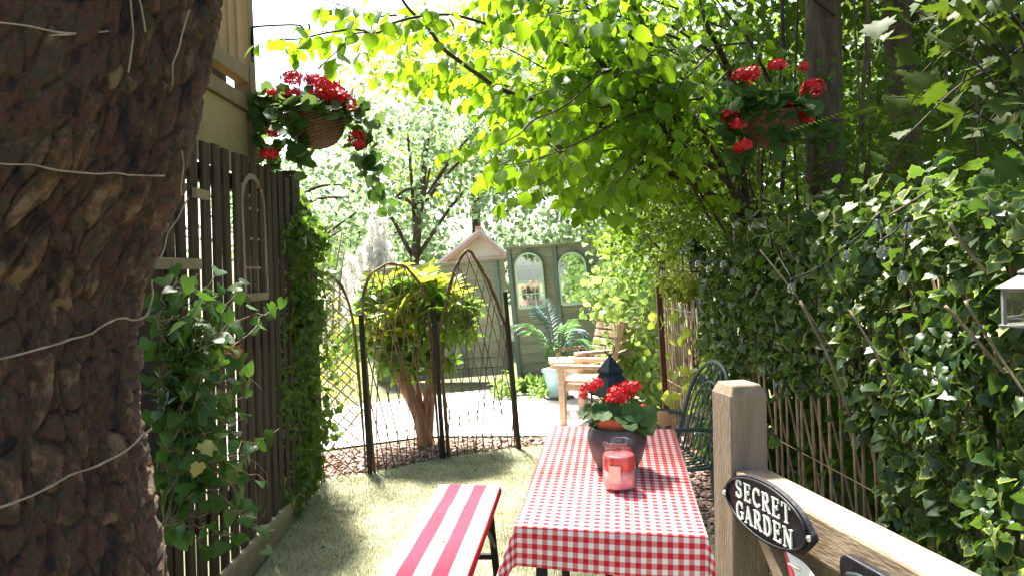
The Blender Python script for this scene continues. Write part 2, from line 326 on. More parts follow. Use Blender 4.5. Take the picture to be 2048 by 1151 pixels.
class MB:
    def __init__(s): s.v = []; s.f = []; s.sm = []
    def add(s, V, F, smooth=False):
        n = len(s.v); s.v += [tuple(map(float, p)) for p in V]; s.f += [tuple(i + n for i in q) for q in F]; s.sm += [smooth] * len(F); return s
    def box(s, lo, hi): 
        x0, y0, z0 = lo; x1, y1, z1 = hi
        return s.add([(x0, y0, z0), (x1, y0, z0), (x1, y1, z0), (x0, y1, z0), (x0, y0, z1), (x1, y0, z1), (x1, y1, z1), (x0, y1, z1)],
                     [(0, 3, 2, 1), (4, 5, 6, 7), (0, 1, 5, 4), (1, 2, 6, 5), (2, 3, 7, 6), (3, 0, 4, 7)])
    def fbox(s, O, ex, ey, ez):
        """box from corner O and three edge vectors"""
        O, ex, ey, ez = map(np.asarray, (O, ex, ey, ez))
        P = [O, O + ex, O + ex + ey, O + ey, O + ez, O + ex + ez, O + ex + ey + ez, O + ey + ez]
        F = [(0, 3, 2, 1), (4, 5, 6, 7), (0, 1, 5, 4), (1, 2, 6, 5), (2, 3, 7, 6), (3, 0, 4, 7)]
        if np.dot(np.cross(ex, ey), ez) < 0: F = [q[::-1] for q in F]
        return s.add(P, F)
    def bar(s, p0, p1, w, h, up=(0, 0, 1)):
        p0 = np.asarray(p0, float); p1 = np.asarray(p1, float); d = unit(p1 - p0); up = np.asarray(up, float)
        if abs(d @ unit(up)) > .98: up = A(1, 0, 0)
        a = unit(np.cross(d, up)); c = np.cross(a, d)
        return s.fbox(p0 - a * w / 2 - c * h / 2, a * w, c * h, p1 - p0)
    def tube(s, pts, r, n=6, cap=True):
        P = np.asarray(pts, float); R = np.full(len(P), r, float) if np.isscalar(r) else np.asarray(r, float)
        T = unit(np.gradient(P, axis=0)); ref = A(0, 0, 1) if abs(T[0][2]) < .9 else A(1, 0, 0)
        V = []
        a = unit(np.cross(T[0], ref))
        for i in range(len(P)):
            a = unit(a - T[i] * (a @ T[i])); b_ = np.cross(T[i], a)
            for k in range(n):
                t = 2 * math.pi * k / n; V.append(P[i] + (a * math.cos(t) + b_ * math.sin(t)) * R[i])
        F = [(i * n + k, i * n + (k + 1) % n, (i + 1) * n + (k + 1) % n, (i + 1) * n + k) for i in range(len(P) - 1) for k in range(n)]
        if cap: F += [tuple(range(n))[::-1], tuple((len(P) - 1) * n + k for k in range(n))]
        return s.add(V, F, True)
    def lathe(s, prof, c, n=28, smooth=True):
        c = np.asarray(c, float); V = []
        for r, z in prof:
            for k in range(n):
                t = 2 * math.pi * k / n; V.append(c + A(r * math.cos(t), r * math.sin(t), z))
        m = len(prof)
        F = [(i * n + k, i * n + (k + 1) % n, (i + 1) * n + (k + 1) % n, (i + 1) * n + k) for i in range(m - 1) for k in range(n)]
        return s.add(V, F, smooth)
    def prism(s, poly, O, ex, ey, ez, th):
        """2-D polygon in the frame O,ex,ey pushed th along ez"""
        O, ex, ey, ez = map(np.asarray, (O, ex, ey, ez)); n = len(poly)
        P = [O + ex * p[0] + ey * p[1] for p in poly]; Q = [p + ez * th for p in P]
        F = [tuple(range(n))[::-1], tuple(range(n, 2 * n))] + [(i, (i + 1) % n, n + (i + 1) % n, n + i) for i in range(n)]
        return s.add(P + Q, F)
    def mesh(s, name):
        me = bpy.data.meshes.new(name); me.from_pydata(s.v, [], s.f); me.polygons.foreach_set('use_smooth', s.sm); me.update(); return me
    def build(s, name, mat, par=None, bevel=0):
        o = link(s.mesh(name), name, mat, par)
        if bevel:
            bm = o.modifiers.new('bevel', 'BEVEL'); bm.width = bevel; bm.segments = 2; bm.limit_method = 'ANGLE'
        return o

# leaf templates: verts, triangles, rim (1 on the margin); length along +x, face along +z
def leaf_tmpl(outline, curl=.12, fold=.14, mids=(0, .35, .7, 1)):
    """outline = (x, halfwidth) stations; midrib folded, tip bent down"""
    V = []; rim = []; F = []
    st = outline
    for x, w in st:
        z = -curl * x * x
        V += [(x, 0, z), (x, w, z + fold * w), (x, -w, z + fold * w)]; rim += [0, 1, 1]
    for i in range(len(st) - 1):
        a, b_ = 3 * i, 3 * i + 3
        F += [(a, b_, b_ + 1), (a, b_ + 1, a + 1), (a, a + 2, b_ + 2), (a, b_ + 2, b_)]
    return A(*V).reshape(-1, 3), np.array(F), A(*rim)
def star_tmpl(pts, cz=.05):
    """lobed leaf: fan of margin points round a centre and an inner ring"""
    P = np.array(pts, float); c = A(.38, 0)
    inner = c + (P - c) * .62
    z = lambda q: -.10 * (q[:, 0] ** 2) + .16 * np.abs(q[:, 1]) * 1.0
    n = len(P)
    V = np.vstack([[c[0], 0, cz * 0], np.column_stack([inner, z(inner)]), np.column_stack([P, z(P) - .03])])
    F = [(0, 1 + i, 1 + (i + 1) % n) for i in range(n)]
    for i in range(n):
        j = (i + 1) % n; F += [(1 + i, 1 + n + i, 1 + n + j), (1 + i, 1 + n + j, 1 + j)]
    return V, np.array(F), np.r_[0, np.full(n, .35), np.ones(n)]
T_HAZEL = leaf_tmpl([(0, .01), (.10, .25), (.30, .40), (.58, .43), (.80, .28), (.92, .10), (1.05, .0)], .22, .16)
T_LANCE = leaf_tmpl([(0, .01), (.25, .13), (.5, .17), (.78, .11), (1, 0)], .3, .35)
T_OVAL = leaf_tmpl([(0, .02), (.3, .30), (.7, .28), (1, 0)], .2, .2)
T_QUAD = leaf_tmpl([(0, .05), (.5, .38), (1, 0)], .25, .25)
T_IVY = star_tmpl([(0, 0), (-.14, .20), (.0, .36), (.16, .50), (.36, .38), (.54, .37), (.70, .20), (1.0, 0), (.68, -.22), (.58, -.40), (.37, -.36), (.12, -.50), (.02, -.33), (-.14, -.22)])
T_IVYH = star_tmpl([(0, 0), (-.16, .20), (-.08, .40), (.15, .50), (.40, .40), (.70, .24), (1.0, 0), (.70, -.24), (.40, -.40), (.15, -.50), (-.08, -.40), (-.16, -.20)])
T_MAPLE = star_tmpl([(0, 0), (-.06, .25), (.10, .28), (.06, .55), (.25, .45), (.42, .62), (.52, .36), (.66, .36), (.72, .17), (1, 0), (.72, -.17), (.66, -.36), (.52, -.36), (.42, -.62), (.25, -.45), (.06, -.55), (.10, -.28), (-.06, -.25)])
def _ger():
    pts = [(0, 0)]
    for k in range(13):
        t = -2.55 + 5.1 * k / 12; r = .5 + (.045 if k % 2 == 0 else -.02); pts.append((.42 + r * math.cos(t), r * math.sin(t)))
    return star_tmpl(pts[:1] + pts[1:][::-1])
T_GER = _ger()
T_BLADE = (A(-.5, 0, 0, .5, 0, 0, 0, 0.35, 1).reshape(3, 3), np.array([(0, 1, 2)]), np.zeros(3))
_c = MB().box((-.5, -.25, -.06), (.5, .25, .06)); T_CHIP = (np.array(_c.v), np.array([t for q in _c.f for t in ((q[0], q[1], q[2]), (q[0], q[2], q[3]))]), np.zeros(8))
_shared = {}
def shared_mesh(key, tm, mat):
    k = (key, mat)
    if k not in _shared:
        me = npmesh(key, tm[0], tm[1], True); fattr(me, 'rim', tm[2]); fattr(me, 'rnd', np.zeros(len(tm[0]))); me.materials.append(MATS[mat]); _shared[k] = me
    return _shared[k]
def frames(pos, d, n, s):
    pos = np.asarray(pos, float); d = unit(d); y = unit(np.cross(n, d)); z = np.cross(d, y); s = np.broadcast_to(np.asarray(s, float), (len(pos),))
    M = np.zeros((len(pos), 4, 4)); M[:, :3, 0] = d * s[:, None]; M[:, :3, 1] = y * s[:, None]; M[:, :3, 2] = z * s[:, None]; M[:, :3, 3] = pos; M[:, 3, 3] = 1
    return M
def rdir(n, bias=(0, 0, 0)): return unit(rng.normal(size=(n, 3)) + A(*bias))
def bulk(M, tm, name, mat, par=None):
    V0, F0, rim = tm; n = len(M); k = len(V0)
    V = np.einsum('nij,kj->nki', M[:, :3, :3], V0) + M[:, None, :3, 3]
    F = (F0[None] + (np.arange(n) * k)[:, None, None]).reshape(-1, 3)
    me = npmesh(name, V.reshape(-1, 3), F, True); fattr(me, 'rnd', np.repeat(rng.random(n), k)); fattr(me, 'rim', np.tile(rim, n))
    return link(me, name, mat, par)
def leaves(par, M, tm, key, mat, nparts=300, name='leaf', rest='foliage'):
    """the nparts leaves that show largest become parts of their own, the remainder one 'stuff' part"""
    M = np.asarray(M)
    if nparts:
        P = M[:, :3, 3] - CC; d = np.maximum(P @ CF, .05); x = 1024 + FPX * (P @ CR) / d; y = 575 - FPX * (P @ CU) / d
        sz = np.linalg.norm(M[:, :3, 0], axis=1) / d * ((x > -10) & (x < 2058) & (y > -10) & (y < 1160) & (P @ CF > .2))
        order = np.argsort(-sz); near = order[:nparts]; near = near[sz[near] > 0]
        me = shared_mesh(key, tm, mat)
        for i in near:
            o = bpy.data.objects.new(name, me); col.objects.link(o); parent(o, par); o.matrix_basis = Matrix(M[i].tolist())
        keep = np.ones(len(M), bool); keep[near] = False; M = M[keep]
    if len(M): tag(bulk(M, tm, rest, mat, par), None, None, kind='stuff')
def cloud(c, r, n, clumps, spread, size, up=.5, shell=.55):
    """leaf frames in clumps filling an ellipsoid"""
    c = A(*c); r = A(*r)
    q = unit(rng.normal(size=(clumps, 3))) * (shell + (1 - shell) * rng.random((clumps, 1))) * r + c
    i = rng.integers(0, clumps, n)
    p = q[i] + rng.normal(size=(n, 3)) * spread
    return frames(p, unit(rng.normal(size=(n, 3)) + (p - c) / r * .7 + A(0, 0, -.35)), unit(rng.normal(size=(n, 3)) + A(0, 0, up * 2.2)), size * (.65 + .6 * rng.random(n)))
def frustum(n, px, py, dd, size, up=.6, face=(0, 0, 0), clumps=0, spread=.1):
    """leaves spread through a block of space whose sides are given by bearings and distances"""
    k = clumps or n
    q = np.array([at(rng.uniform(*px), rng.uniform(*py), rng.uniform(*dd)) for _ in range(k)])
    if clumps: q = q[rng.integers(0, k, n)] + rng.normal(size=(n, 3)) * spread
    return frames(q, rdir(n, (0, 0, -.4)), unit(rng.normal(size=(n, 3)) + A(0, 0, up * 2) + A(*face)), size * (.6 + .7 * rng.random(n)))

# ================================================================== SETTING
def sheet(name, poly, z, mat, kind='structure', sub=0):
    me = bpy.data.meshes.new(name); me.from_pydata([(x, y, z) for x, y in poly], [], [tuple(range(len(poly)))]); me.update()
    return tag(link(me, name, mat), None, None, kind=kind)
sheet('ground', [(-150, -60), (150, -60), (150, 250), (-150, 250)], -.012, 'ground')
EDGE = [onz(560, 968)[:2], onz(625, 957)[:2], onz(740, 943)[:2], onz(887, 913)[:2], onz(1037, 893)[:2], A(.35, 6.1), A(.8, 5.6), A(1.02, 4.6), A(1.02, -1.5)]
LAWN = [A(-1.30, -1.5), A(-1.30, 3.5), A(-1.36, 4.6)] + EDGE
sheet('lawn', [tuple(p) for p in LAWN], 0.0, 'turf')
sheet('bed', [(-1.36, 4.62)] + [tuple(p) for p in EDGE] + [(1.75, -1.5), (1.6, 7.2), (.5, 6.35), (-.1, 6.42), (-.75, 6.5), (-1.7, 6.1), (-2.4, 5.9), (-2.4, 4.62)], -.004, 'soil')
sheet('patio', [(-7, 5.4), (-2.6, 5.75), (-1.75, 6.12), (-.8, 6.56), (-.1, 6.46), (.5, 6.4), (1.2, 6.9), (1.5, 7.6), (1.5, 9.1), (-.1, 9.2), (-2.0, 8.2), (-7, 8.4)], .004, 'patio')
# turf pile, cut short: uncountable
def inpoly(P, poly):
    x, y = P[:, 0], P[:, 1]; r = np.zeros(len(P), bool); n = len(poly)
    for i in range(n):
        (x1, y1), (x2, y2) = poly[i], poly[(i + 1) % n]
        c = ((y1 > y) != (y2 > y)); r ^= c & (x < (x2 - x1) * (y - y1) / (y2 - y1 + 1e-12) + x1)
    return r
N = 150000
P = np.column_stack([rng.uniform(-1.4, 1.05, N), 1.3 + 4.9 * rng.random(N) ** 1.15])
P = P[inpoly(P, LAWN)]; n = len(P)
hgt = .010 + .012 * rng.random(n)
M = frames(np.column_stack([P, np.full(n, 0.0)]), np.column_stack([rng.normal(size=(n, 2)), np.zeros(n)]), np.column_stack([rng.normal(size=(n, 2)) * .45, np.ones(n)]), 1.0)
M[:, :3, 0] *= (.0022 + .0016 * rng.random(n))[:, None]; M[:, :3, 1] *= .015; M[:, :3, 2] *= hgt[:, None]
tag(bulk(M, T_BLADE, 'lawn_grass', 'grass_blade'), 'short pale green lawn between the fence, the table and the bed', 'grass', kind='stuff')
# wood chip mulch
N = 5200
P = np.column_stack([rng.uniform(-2.4, .35, N), rng.uniform(4.7, 6.6, N)])
BEDP = [tuple(p) for p in EDGE[:6]] + [(.35, 6.35), (-.1, 6.33), (-.75, 6.42), (-1.7, 5.95), (-2.4, 5.7), (-2.4, 5.1)]
P = P[inpoly(P, BEDP)]
P2 = np.column_stack([rng.uniform(.98, 1.6, 4200), rng.uniform(1.8, 6.9, 4200)]); P2 = P2[~inpoly(P2, LAWN)]
P3 = np.column_stack([rng.uniform(-.2, 1.4, 500), rng.uniform(9.15, 9.6, 500)])
P = np.vstack([P, P2, P3]); n = len(P)
M = frames(np.column_stack([P, .004 + .02 * rng.random(n) ** 2]), np.column_stack([rng.normal(size=(n, 2)), rng.normal(size=n) * .3]), np.column_stack([rng.normal(size=(n, 2)) * .35, np.ones(n)]), .022 + .035 * rng.random(n))
tag(bulk(M, T_CHIP, 'wood_chips', 'chip'), 'reddish wood chip mulch along the bed edges', 'mulch', kind='stuff')

# ================================================================== FOREGROUND TREE
TRX = np.array([[-.1, -.53], [.25, -.58], [.8, -.645], [1.0, -.668], [1.2, -.684], [1.42, -.672], [1.55, -.625], [1.68, -.572], [1.82, -.533], [1.95, -.500], [2.3, -.44], [3.4, -.41]])
def tr_edge(z): return np.interp(z, TRX[:, 0], TRX[:, 1])
def tr_rad(z): return .37 + .03 * np.sin(z * 1.7) + .10 * np.exp(-np.maximum(z, 0) * 4)
TY = 1.28
def tr_point(z, th, disp=True):
    r = tr_rad(z); cx = tr_edge(z) - r
    if not disp: return np.stack([cx + r * np.cos(th), TY + r * np.sin(th), z], -1)
    q = np.stack([np.cos(th) * .38, np.sin(th) * .38, z * .42], -1)
    wob = (vnoise(q * 26, 3) - .5) * .6
    d1, d2, idv = cells(q * 29 + np.stack([wob, wob, wob], -1) * 1.5, 5)
    e1, e2, ide = cells(q * 52 + 3.3, 8)
    plate = np.clip((d2 - d1) * 8.0, 0, 1)
    fine = np.clip((e2 - e1) * 4.5, 0, 1)
    smooth_zone = np.exp(-((th + 1.05) / .55) ** 2 - ((z - 1.86) / .26) ** 2)          # old pruning collar with smoother bark
    k = 1 - .75 * smooth_zone
    dr = (plate * (.004 + .013 * idv) + fine * (.001 + .005 * ide)) * k + (vnoise(q * 7, 1) - .5) * .022 + (vnoise(q * 120, 2) - .5) * .006 + (vnoise(q * 260, 6) - .5) * .003 + .030 * smooth_zone - .022
    ridge = .03 * np.exp(-((th + .62 + .25 * (z - 1.8)) / .13) ** 2) * np.clip((z - 1.55) / .15, 0, 1)
    r = r + dr + ridge
    global FLAKE; FLAKE = (.6 * idv + .4 * ide) * k + .35 * (1 - k)
    return np.stack([cx + r * np.cos(th), TY + r * np.sin(th), z], -1)
tree0 = thing('tree', (-.98, TY, 0), 'old tree with thick rough brown bark rising beside the slatted fence', 'tree')
nz, nt_ = 620, 460
zz = np.concatenate([np.linspace(-.05, .82, 50, endpoint=False), np.linspace(.82, 2.08, 520, endpoint=False), np.linspace(2.08, 3.3, 50)]); th = np.concatenate([np.linspace(-2.5, .1, 410, endpoint=False), np.linspace(.1, 2 * math.pi - 2.5, 50, endpoint=False)])
Z, TH = np.meshgrid(zz, th, indexing='ij')
V = tr_point(Z, TH).reshape(-1, 3)
I = np.arange(nz * nt_).reshape(nz, nt_)
F = np.stack([I[:-1], np.roll(I, -1, 1)[:-1], np.roll(I, -1, 1)[1:], I[1:]], -1).reshape(-1, 4)
tm_ = npmesh('trunk', V, F, True); fattr(tm_, 'flake', FLAKE.ravel()); link(tm_, 'trunk', 'bark_old', tree0)
limb = MB()
for a, b_, r0, r1 in (((-.80, 1.28, 3.1), (-.3, 1.0, 5.2), .26, .1), ((-.9, 1.3, 3.1), (-1.8, .6, 5.4), .26, .1), ((-.85, 1.35, 3.2), (-1.1, 2.6, 5.6), .24, .09)):
    c = curve([A(*a), (A(*a) + A(*b_)) / 2 + A(.1, .05, .2), A(*b_)], 10); limb.tube(c, np.linspace(r0, r1, 10), 10)
limb.build('limb', 'bark_old', tree0)
M = np.vstack([cloud((-.7, .2, 6.0), (2.8, 2.2, 1.0), 5000, 150, .24, .12), cloud((-1.6, 1.5, 6.4), (1.6, 1.1, .9), 1200, 50, .22, .11)])
leaves(tree0, M, T_HAZEL, 'crown_leaf', 'shade_leaf', 0, rest='crown')  # unseen crown, widened overhead to block sky light
def tr_hit(px, py, lift=.012):
    v = ray(px, py)
    for t in np.linspace(.6, 1.6, 500):
        p = CC + v * t; r = tr_rad(p[2]) + .012 + lift; cx = tr_edge(p[2]) - tr_rad(p[2])
        if (p[0] - cx) ** 2 + (p[1] - TY) ** 2 < r * r: return p
    return CC + v * 1.28
stems = [[(-60, 320), (60, 333), (150, 345), (240, 349), (330, 349)], [(-60, 735), (60, 703), (150, 678), (225, 640), (285, 635), (303, 600), (305, 560)],
         [(-60, 1022), (40, 1000), (130, 955), (240, 910), (305, 855)], [(-60, 35), (50, 52), (120, 66), (200, 62)], [(100, 73), (150, 66), (215, 60)],
         [(252, -30), (262, 40), (264, 80), (255, 150)], [(262, -30), (285, 30), (293, 66)], [(376, 395), (350, 440), (335, 480), (320, 520)], [(380, 20), (365, 75), (350, 130), (340, 170)],
         [(322, 1180), (328, 1110), (330, 1090)], [(365, 300), (368, 340), (364, 390)]]
for k, s_ in enumerate(stems):
    c = curve([tr_hit(*q) for q in s_], 26); c += (np.array([vnoise(c * 30, 4), vnoise(c * 30, 5), vnoise(c * 30, 6)]).T - .5) * .008
    w = .0018 if k in (1, 2) else .0014
    MB().tube(c, w * (.75 + .5 * vnoise(c * 40, 9)), 6).build('climbing_stem', 'dead_stem' if k != 8 else 'bark_pale', tree0)

# ================================================================== SLATTED FENCE ON THE LEFT
FX = -1.36
fence = thing('picket_fence', (FX, 3.9, 0), 'dark weathered timber picket fence behind the old tree', 'fence')
y = 2.86; k = 0; slats = []
while y < 4.62:
    w = .068 + .014 * rng.random(); top = 2.06 + .035 * (rng.random() - .5)
    x0 = FX + .006 * rng.random(); dx = .012 * (rng.random() - .5)
    s = MB(); s.fbox((x0 - .017, y, .06), (.017, 0, 0), (0, w, 0), (dx, .006 * (rng.random() - .5), top - .06)); s.build('slat', 'fence_dark', fence, .002)
    slats.append((y, w)); y += w + .038 + .010 * rng.random()
for z in (.42, 1.12, 1.93):
    MB().box((FX - .062, 2.8, z - .04), (FX - .020, 4.66, z + .04)).build('rail', 'fence_dark', fence, .003)
for yy in (2.80, 4.66):
    MB().box((FX - .09, yy - .04, -.02), (FX + .002, yy + .045, 2.12)).build('post', 'fence_dark', fence, .004)
MB().box((FX + .012, 2.72, 1.50), (FX + .032, 3.12, 1.545)).build('batten', 'kerb', fence, .002)
MB().box((FX + .012, 3.08, 1.80), (FX + .030, 3.22, 1.84)).build('batten', 'kerb', fence, .002)
fence.rotation_euler.y = rad(1.0)
# thinner, lower palings farther along
fence2 = thing('paling_fence', (-1.42, 5.0, 0), 'thin dark palings standing past the end of the picket fence', 'fence')
for k in range(6):
    yy = 4.74 + k * .115
    MB().fbox((-1.45, yy, .05), (.018, 0, 0), (0, .05, 0), (.02, 0, 2.02 - .05 * k)).build('slat', 'fence_dark', fence2, .002)
for z in (.5, 1.85): MB().box((-1.488, 4.71, z - .03), (-1.452, 5.42, z + .03)).build('rail', 'fence_dark', fence2, .002)
kerb = MB().fbox((-1.315, .2, -.01), (.032, 0, 0), (-.06, 4.42, 0), (0, 0, .15)).build('kerb_board', 'kerb', None, .004)
tag(kerb, 'weathered timber edging board between fence and lawn', 'edging')

# arched frames (wooden one on the fence, two painted mirrors on the green fence)
def arch_frame(name, O, ex, ey, ez, w, h, mat, glass, label, cat, bar=.022, mun=.008, wood=False):
    """O = middle of the bottom edge; ex across, ey up, ez out of the wall"""
    t = thing(name, tuple(O), label, cat)
    O, ex, ey, ez = map(np.asarray, (O, ex, ey, ez)); R = w / 2; S = h - R
    arc = [(-R, 0), (-R, S * .5)] + [(R * math.cos(a), S + R * math.sin(a)) for a in np.linspace(math.pi, 0, 21)] + [(R, S * .5), (R, 0)]
    W = lambda p, lift=0.0: O + ex * p[0] + ey * p[1] + ez * lift
    def strip(poly, wd, dp, lift, nm, par):
        """flat moulding of width wd and depth dp along a polyline in the frame plane"""
        P = np.array(poly, float); T = unit(np.gradient(P, axis=0)); Nn = np.column_stack([-T[:, 1], T[:, 0]])
        a, b_ = P - Nn * wd / 2, P + Nn * wd / 2; V = []
        for i in range(len(P)): V += [W(a[i], lift), W(b_[i], lift), W(b_[i], lift + dp), W(a[i], lift + dp)]
        F = []
        for i in range(len(P) - 1):
            for k in range(4): F.append((4 * i + k, 4 * i + (k + 1) % 4, 4 * i + 4 + (k + 1) % 4, 4 * i + 4 + k))
        F += [(3, 2, 1, 0), tuple(4 * (len(P) - 1) + k for k in range(4))]
        MB().add(V, F).build(nm, mat, par)
    inner = [(p[0] * .97, p[1]) for p in arc]
    if glass: MB().prism(inner[:1] + inner[2:-2] + inner[-1:], W((0, 0), .002), ex, ey, ez, .004).build('pane', glass, t)
    strip(arc, bar, .03, 0, 'frame', t); strip([(-R, 0), (R, 0)], bar * 1.4, .033, 0, 'sill', t)
    r2 = R * .42
    strip([(r2 * math.cos(a), S + r2 * math.sin(a)) for a in np.linspace(math.pi, 0, 13)], mun, .012, .007, 'glazing_bar', t)
    for a in (math.pi * .25, math.pi * .5, math.pi * .75):
        strip([(r2 * math.cos(a), S + r2 * math.sin(a)), (R * math.cos(a), S + R * math.sin(a))], mun, .011, .0075, 'glazing_bar', t)
    for xx in (-R / 3, R / 3): strip([(xx, 0), (xx, S + .02)], mun, .010, .008, 'glazing_bar', t)
    for zz_ in (S, S * .66, S * .33): strip([(-R, zz_), (R, zz_)], mun * 1.1, .013, .0065, 'glazing_bar', t)
    return t
af = arch_frame('arched_window_frame', (FX + .012, 3.83, 1.36), (0, 1, 0), (0, 0, 1), (1, 0, 0), .33, .62, 'mirror_wood', None, 'arched wooden window frame hung on the dark picket fence', 'window frame', .028, .011)

# ================================================================== RAISED DECK BEHIND THE FENCE
deck = thing('raised_deck', (-2.6, 3.6, 0), 'raised timber deck with spindle balustrade above the picket fence', 'deck')
DX = -1.535
MB().box((-4.4, 1.0, 2.44), (DX - .02, 4.50, 2.50)).build('floor', 'deck_wood', deck)
MB().box((DX - .03, 1.0, 2.06), (DX - .006, 4.44, 2.44)).build('fascia_panel', 'deck_panel', deck, .003)
MB().box((DX - .022, 1.0, 2.445), (DX + .012, 4.44, 2.53)).build('edge_board', 'deck_wood', deck, .003)
MB().box((DX - .16, 1.0, 2.505), (DX - .11, 4.40, 2.66)).build('dark_gap_strip', 'fence_dark', deck)  # dark strip added to fill the bright gap under the bottom rail
MB().box((DX - .05, 1.0, 2.61), (DX + .02, 4.41, 2.70)).build('bottom_rail', 'deck_wood', deck, .004)
MB().box((DX - .05, 1.0, 3.42), (DX + .02, 4.41, 3.48)).build('top_rail', 'deck_wood', deck, .004)
yy = 4.28
while yy > 1.6:
    MB().box((DX - .035, yy - .02, 2.70), (DX + .005, yy + .02, 3.42)).build('spindle', 'deck_wood', deck, .003); yy -= .135
MB().box((DX - .075, 4.42, -.02), (DX + .025, 4.52, 3.6)).build('post', 'deck_wood', deck, .005)
MB().box((-4.4, 4.42, -.02), (-4.3, 4.52, 3.6)).build('post', 'deck_wood', deck, .005)
MB().box((DX - .075, 1.0, -.02), (DX + .025, 1.1, 3.6)).build('post', 'deck_wood', deck, .005)

# ================================================================== GREEN FENCE AT THE END OF THE PATIO
FD = 9.72
def board_fence(name, label, TL, TR, zbase, nb, battens, sect):
    TL = np.asarray(TL); TR = np.asarray(TR); ex = TR - TL; L = np.linalg.norm(ex); ex = ex / L
    dn = unit(A(.055, 0, -1)); H = (TL[2] - zbase) / -dn[2]; nrm = unit(np.cross(ex, dn)); nrm = nrm if nrm[1] < 0 else -nrm
    t = thing(name, tuple(TL + dn * H), label, 'fence')
    hb = H / nb
    for i in range(nb):
        o = TL + dn * hb * i
        w = .0015 * rng.normal()
        MB().add([*(o + ex * q[0] + dn * q[1] + nrm * q[2] for q in ((0, 0, .002 + w), (L, 0, .002 - w), (L, hb * 1.06, .014 + w), (0, hb * 1.06, .014 - w), (0, 0, -.008), (L, 0, -.008), (L, hb * 1.06, 0), (0, hb * 1.06, 0)))],
                 [(0, 1, 2, 3), (7, 6, 5, 4), (0, 4, 5, 1), (1, 5, 6, 2), (2, 6, 7, 3), (3, 7, 4, 0)]).build('board', 'fence_green', t)
    for b_ in battens:
        MB().fbox(TL + ex * b_ + nrm * .016, ex * .055, nrm * .025, dn * H).build('batten', 'fence_trim', t, .003)
    MB().fbox(TL - ex * .03 - nrm * .03 - dn * .035, ex * (L + .06), nrm * .085, dn * .035).build('capping', 'fence_green', t, .003)
    return t, TL, ex, dn, nrm
gf, gTL, gex, gdn, gn = board_fence('garden_fence', 'tall olive green board fence carrying two arched mirrors', at(1012, 499, FD), at(1345, 474, FD), -.02, 14, (0, .60, 1.17, 1.75), 1)
board_fence('garden_fence', 'lower grey green board fence in front of the pink gabled shed', at(735, 546, FD + .25), at(1008, 519, FD + .05), -.02, 13, (0, .62, 1.2, 1.72), 0)
up = -gdn
for px, py0, w, h, lab in ((1064, 613, .345, .70, 'arched pale green garden mirror nearer the lower fence section, above the palm'), (1150, 606, .345, .66, 'arched pale green garden mirror partly covered by overhanging leaves')):
    O = at(px, py0, FD); O = O + gn * (.05 - (O - gTL) @ gn)
    arch_frame('garden_mirror', tuple(O), gex, up, gn, w, h, 'mirror_paint', 'mirror_glass', lab, 'mirror', .024, .010)

# pink gabled shed beyond the fence
SD = 13.0
shed = thing('garden_shed', tuple(at(955, 600, SD) * A(1, 1, 0)), 'pale pink shed with red edged gable roof beyond the fence', 'shed')
ap = at(957, 466, SD); er = at(1010, 512, SD); el = at(884, 524, SD); bk = A(-.25, 3.0, 0)
MB().add([el, er, ap, el + bk, er + bk, ap + bk], [(0, 1, 2), (5, 4, 3), (0, 3, 4, 1)]).build('gable', 'shed_wall', shed)
bl = A(el[0] + .05, el[1] + .01, 0); br = A(er[0] - .05, er[1] + .01, 0)
MB().add([bl, br, br + bk, bl + bk, A(bl[0], bl[1], el[2]), A(br[0], br[1], er[2]), A(br[0], br[1], er[2]) + bk, A(bl[0], bl[1], el[2]) + bk], [(0, 1, 5, 4), (1, 2, 6, 5), (2, 3, 7, 6), (3, 0, 4, 7)]).build('wall', 'shed_wall', shed)
for e in (el, er):
    d = unit(e - ap); q = e + d * .14; f_ = A(.02, -.18, 0)
    MB().fbox(ap + f_ + A(0, 0, .02), q - ap, bk * 1.08, A(0, 0, .05)).build('roof', 'shed_roof', shed)
    MB().fbox(ap + f_ + A(0, -.03, -.06), q - ap, A(0, .03, 0), A(0, 0, .075)).build('bargeboard', 'shed_trim', shed)
MB().fbox(el + A(0, -.03, -.03), er - el, A(0, .03, 0), A(0, 0, .04)).build('tie_beam', 'shed_trim', shed)
MB().box((ap[0] - .05, ap[1] - .2, ap[2] + .05), (ap[0] + .05, ap[1] + 3, ap[2] + .11)).build('ridge', 'shed_trim', shed)

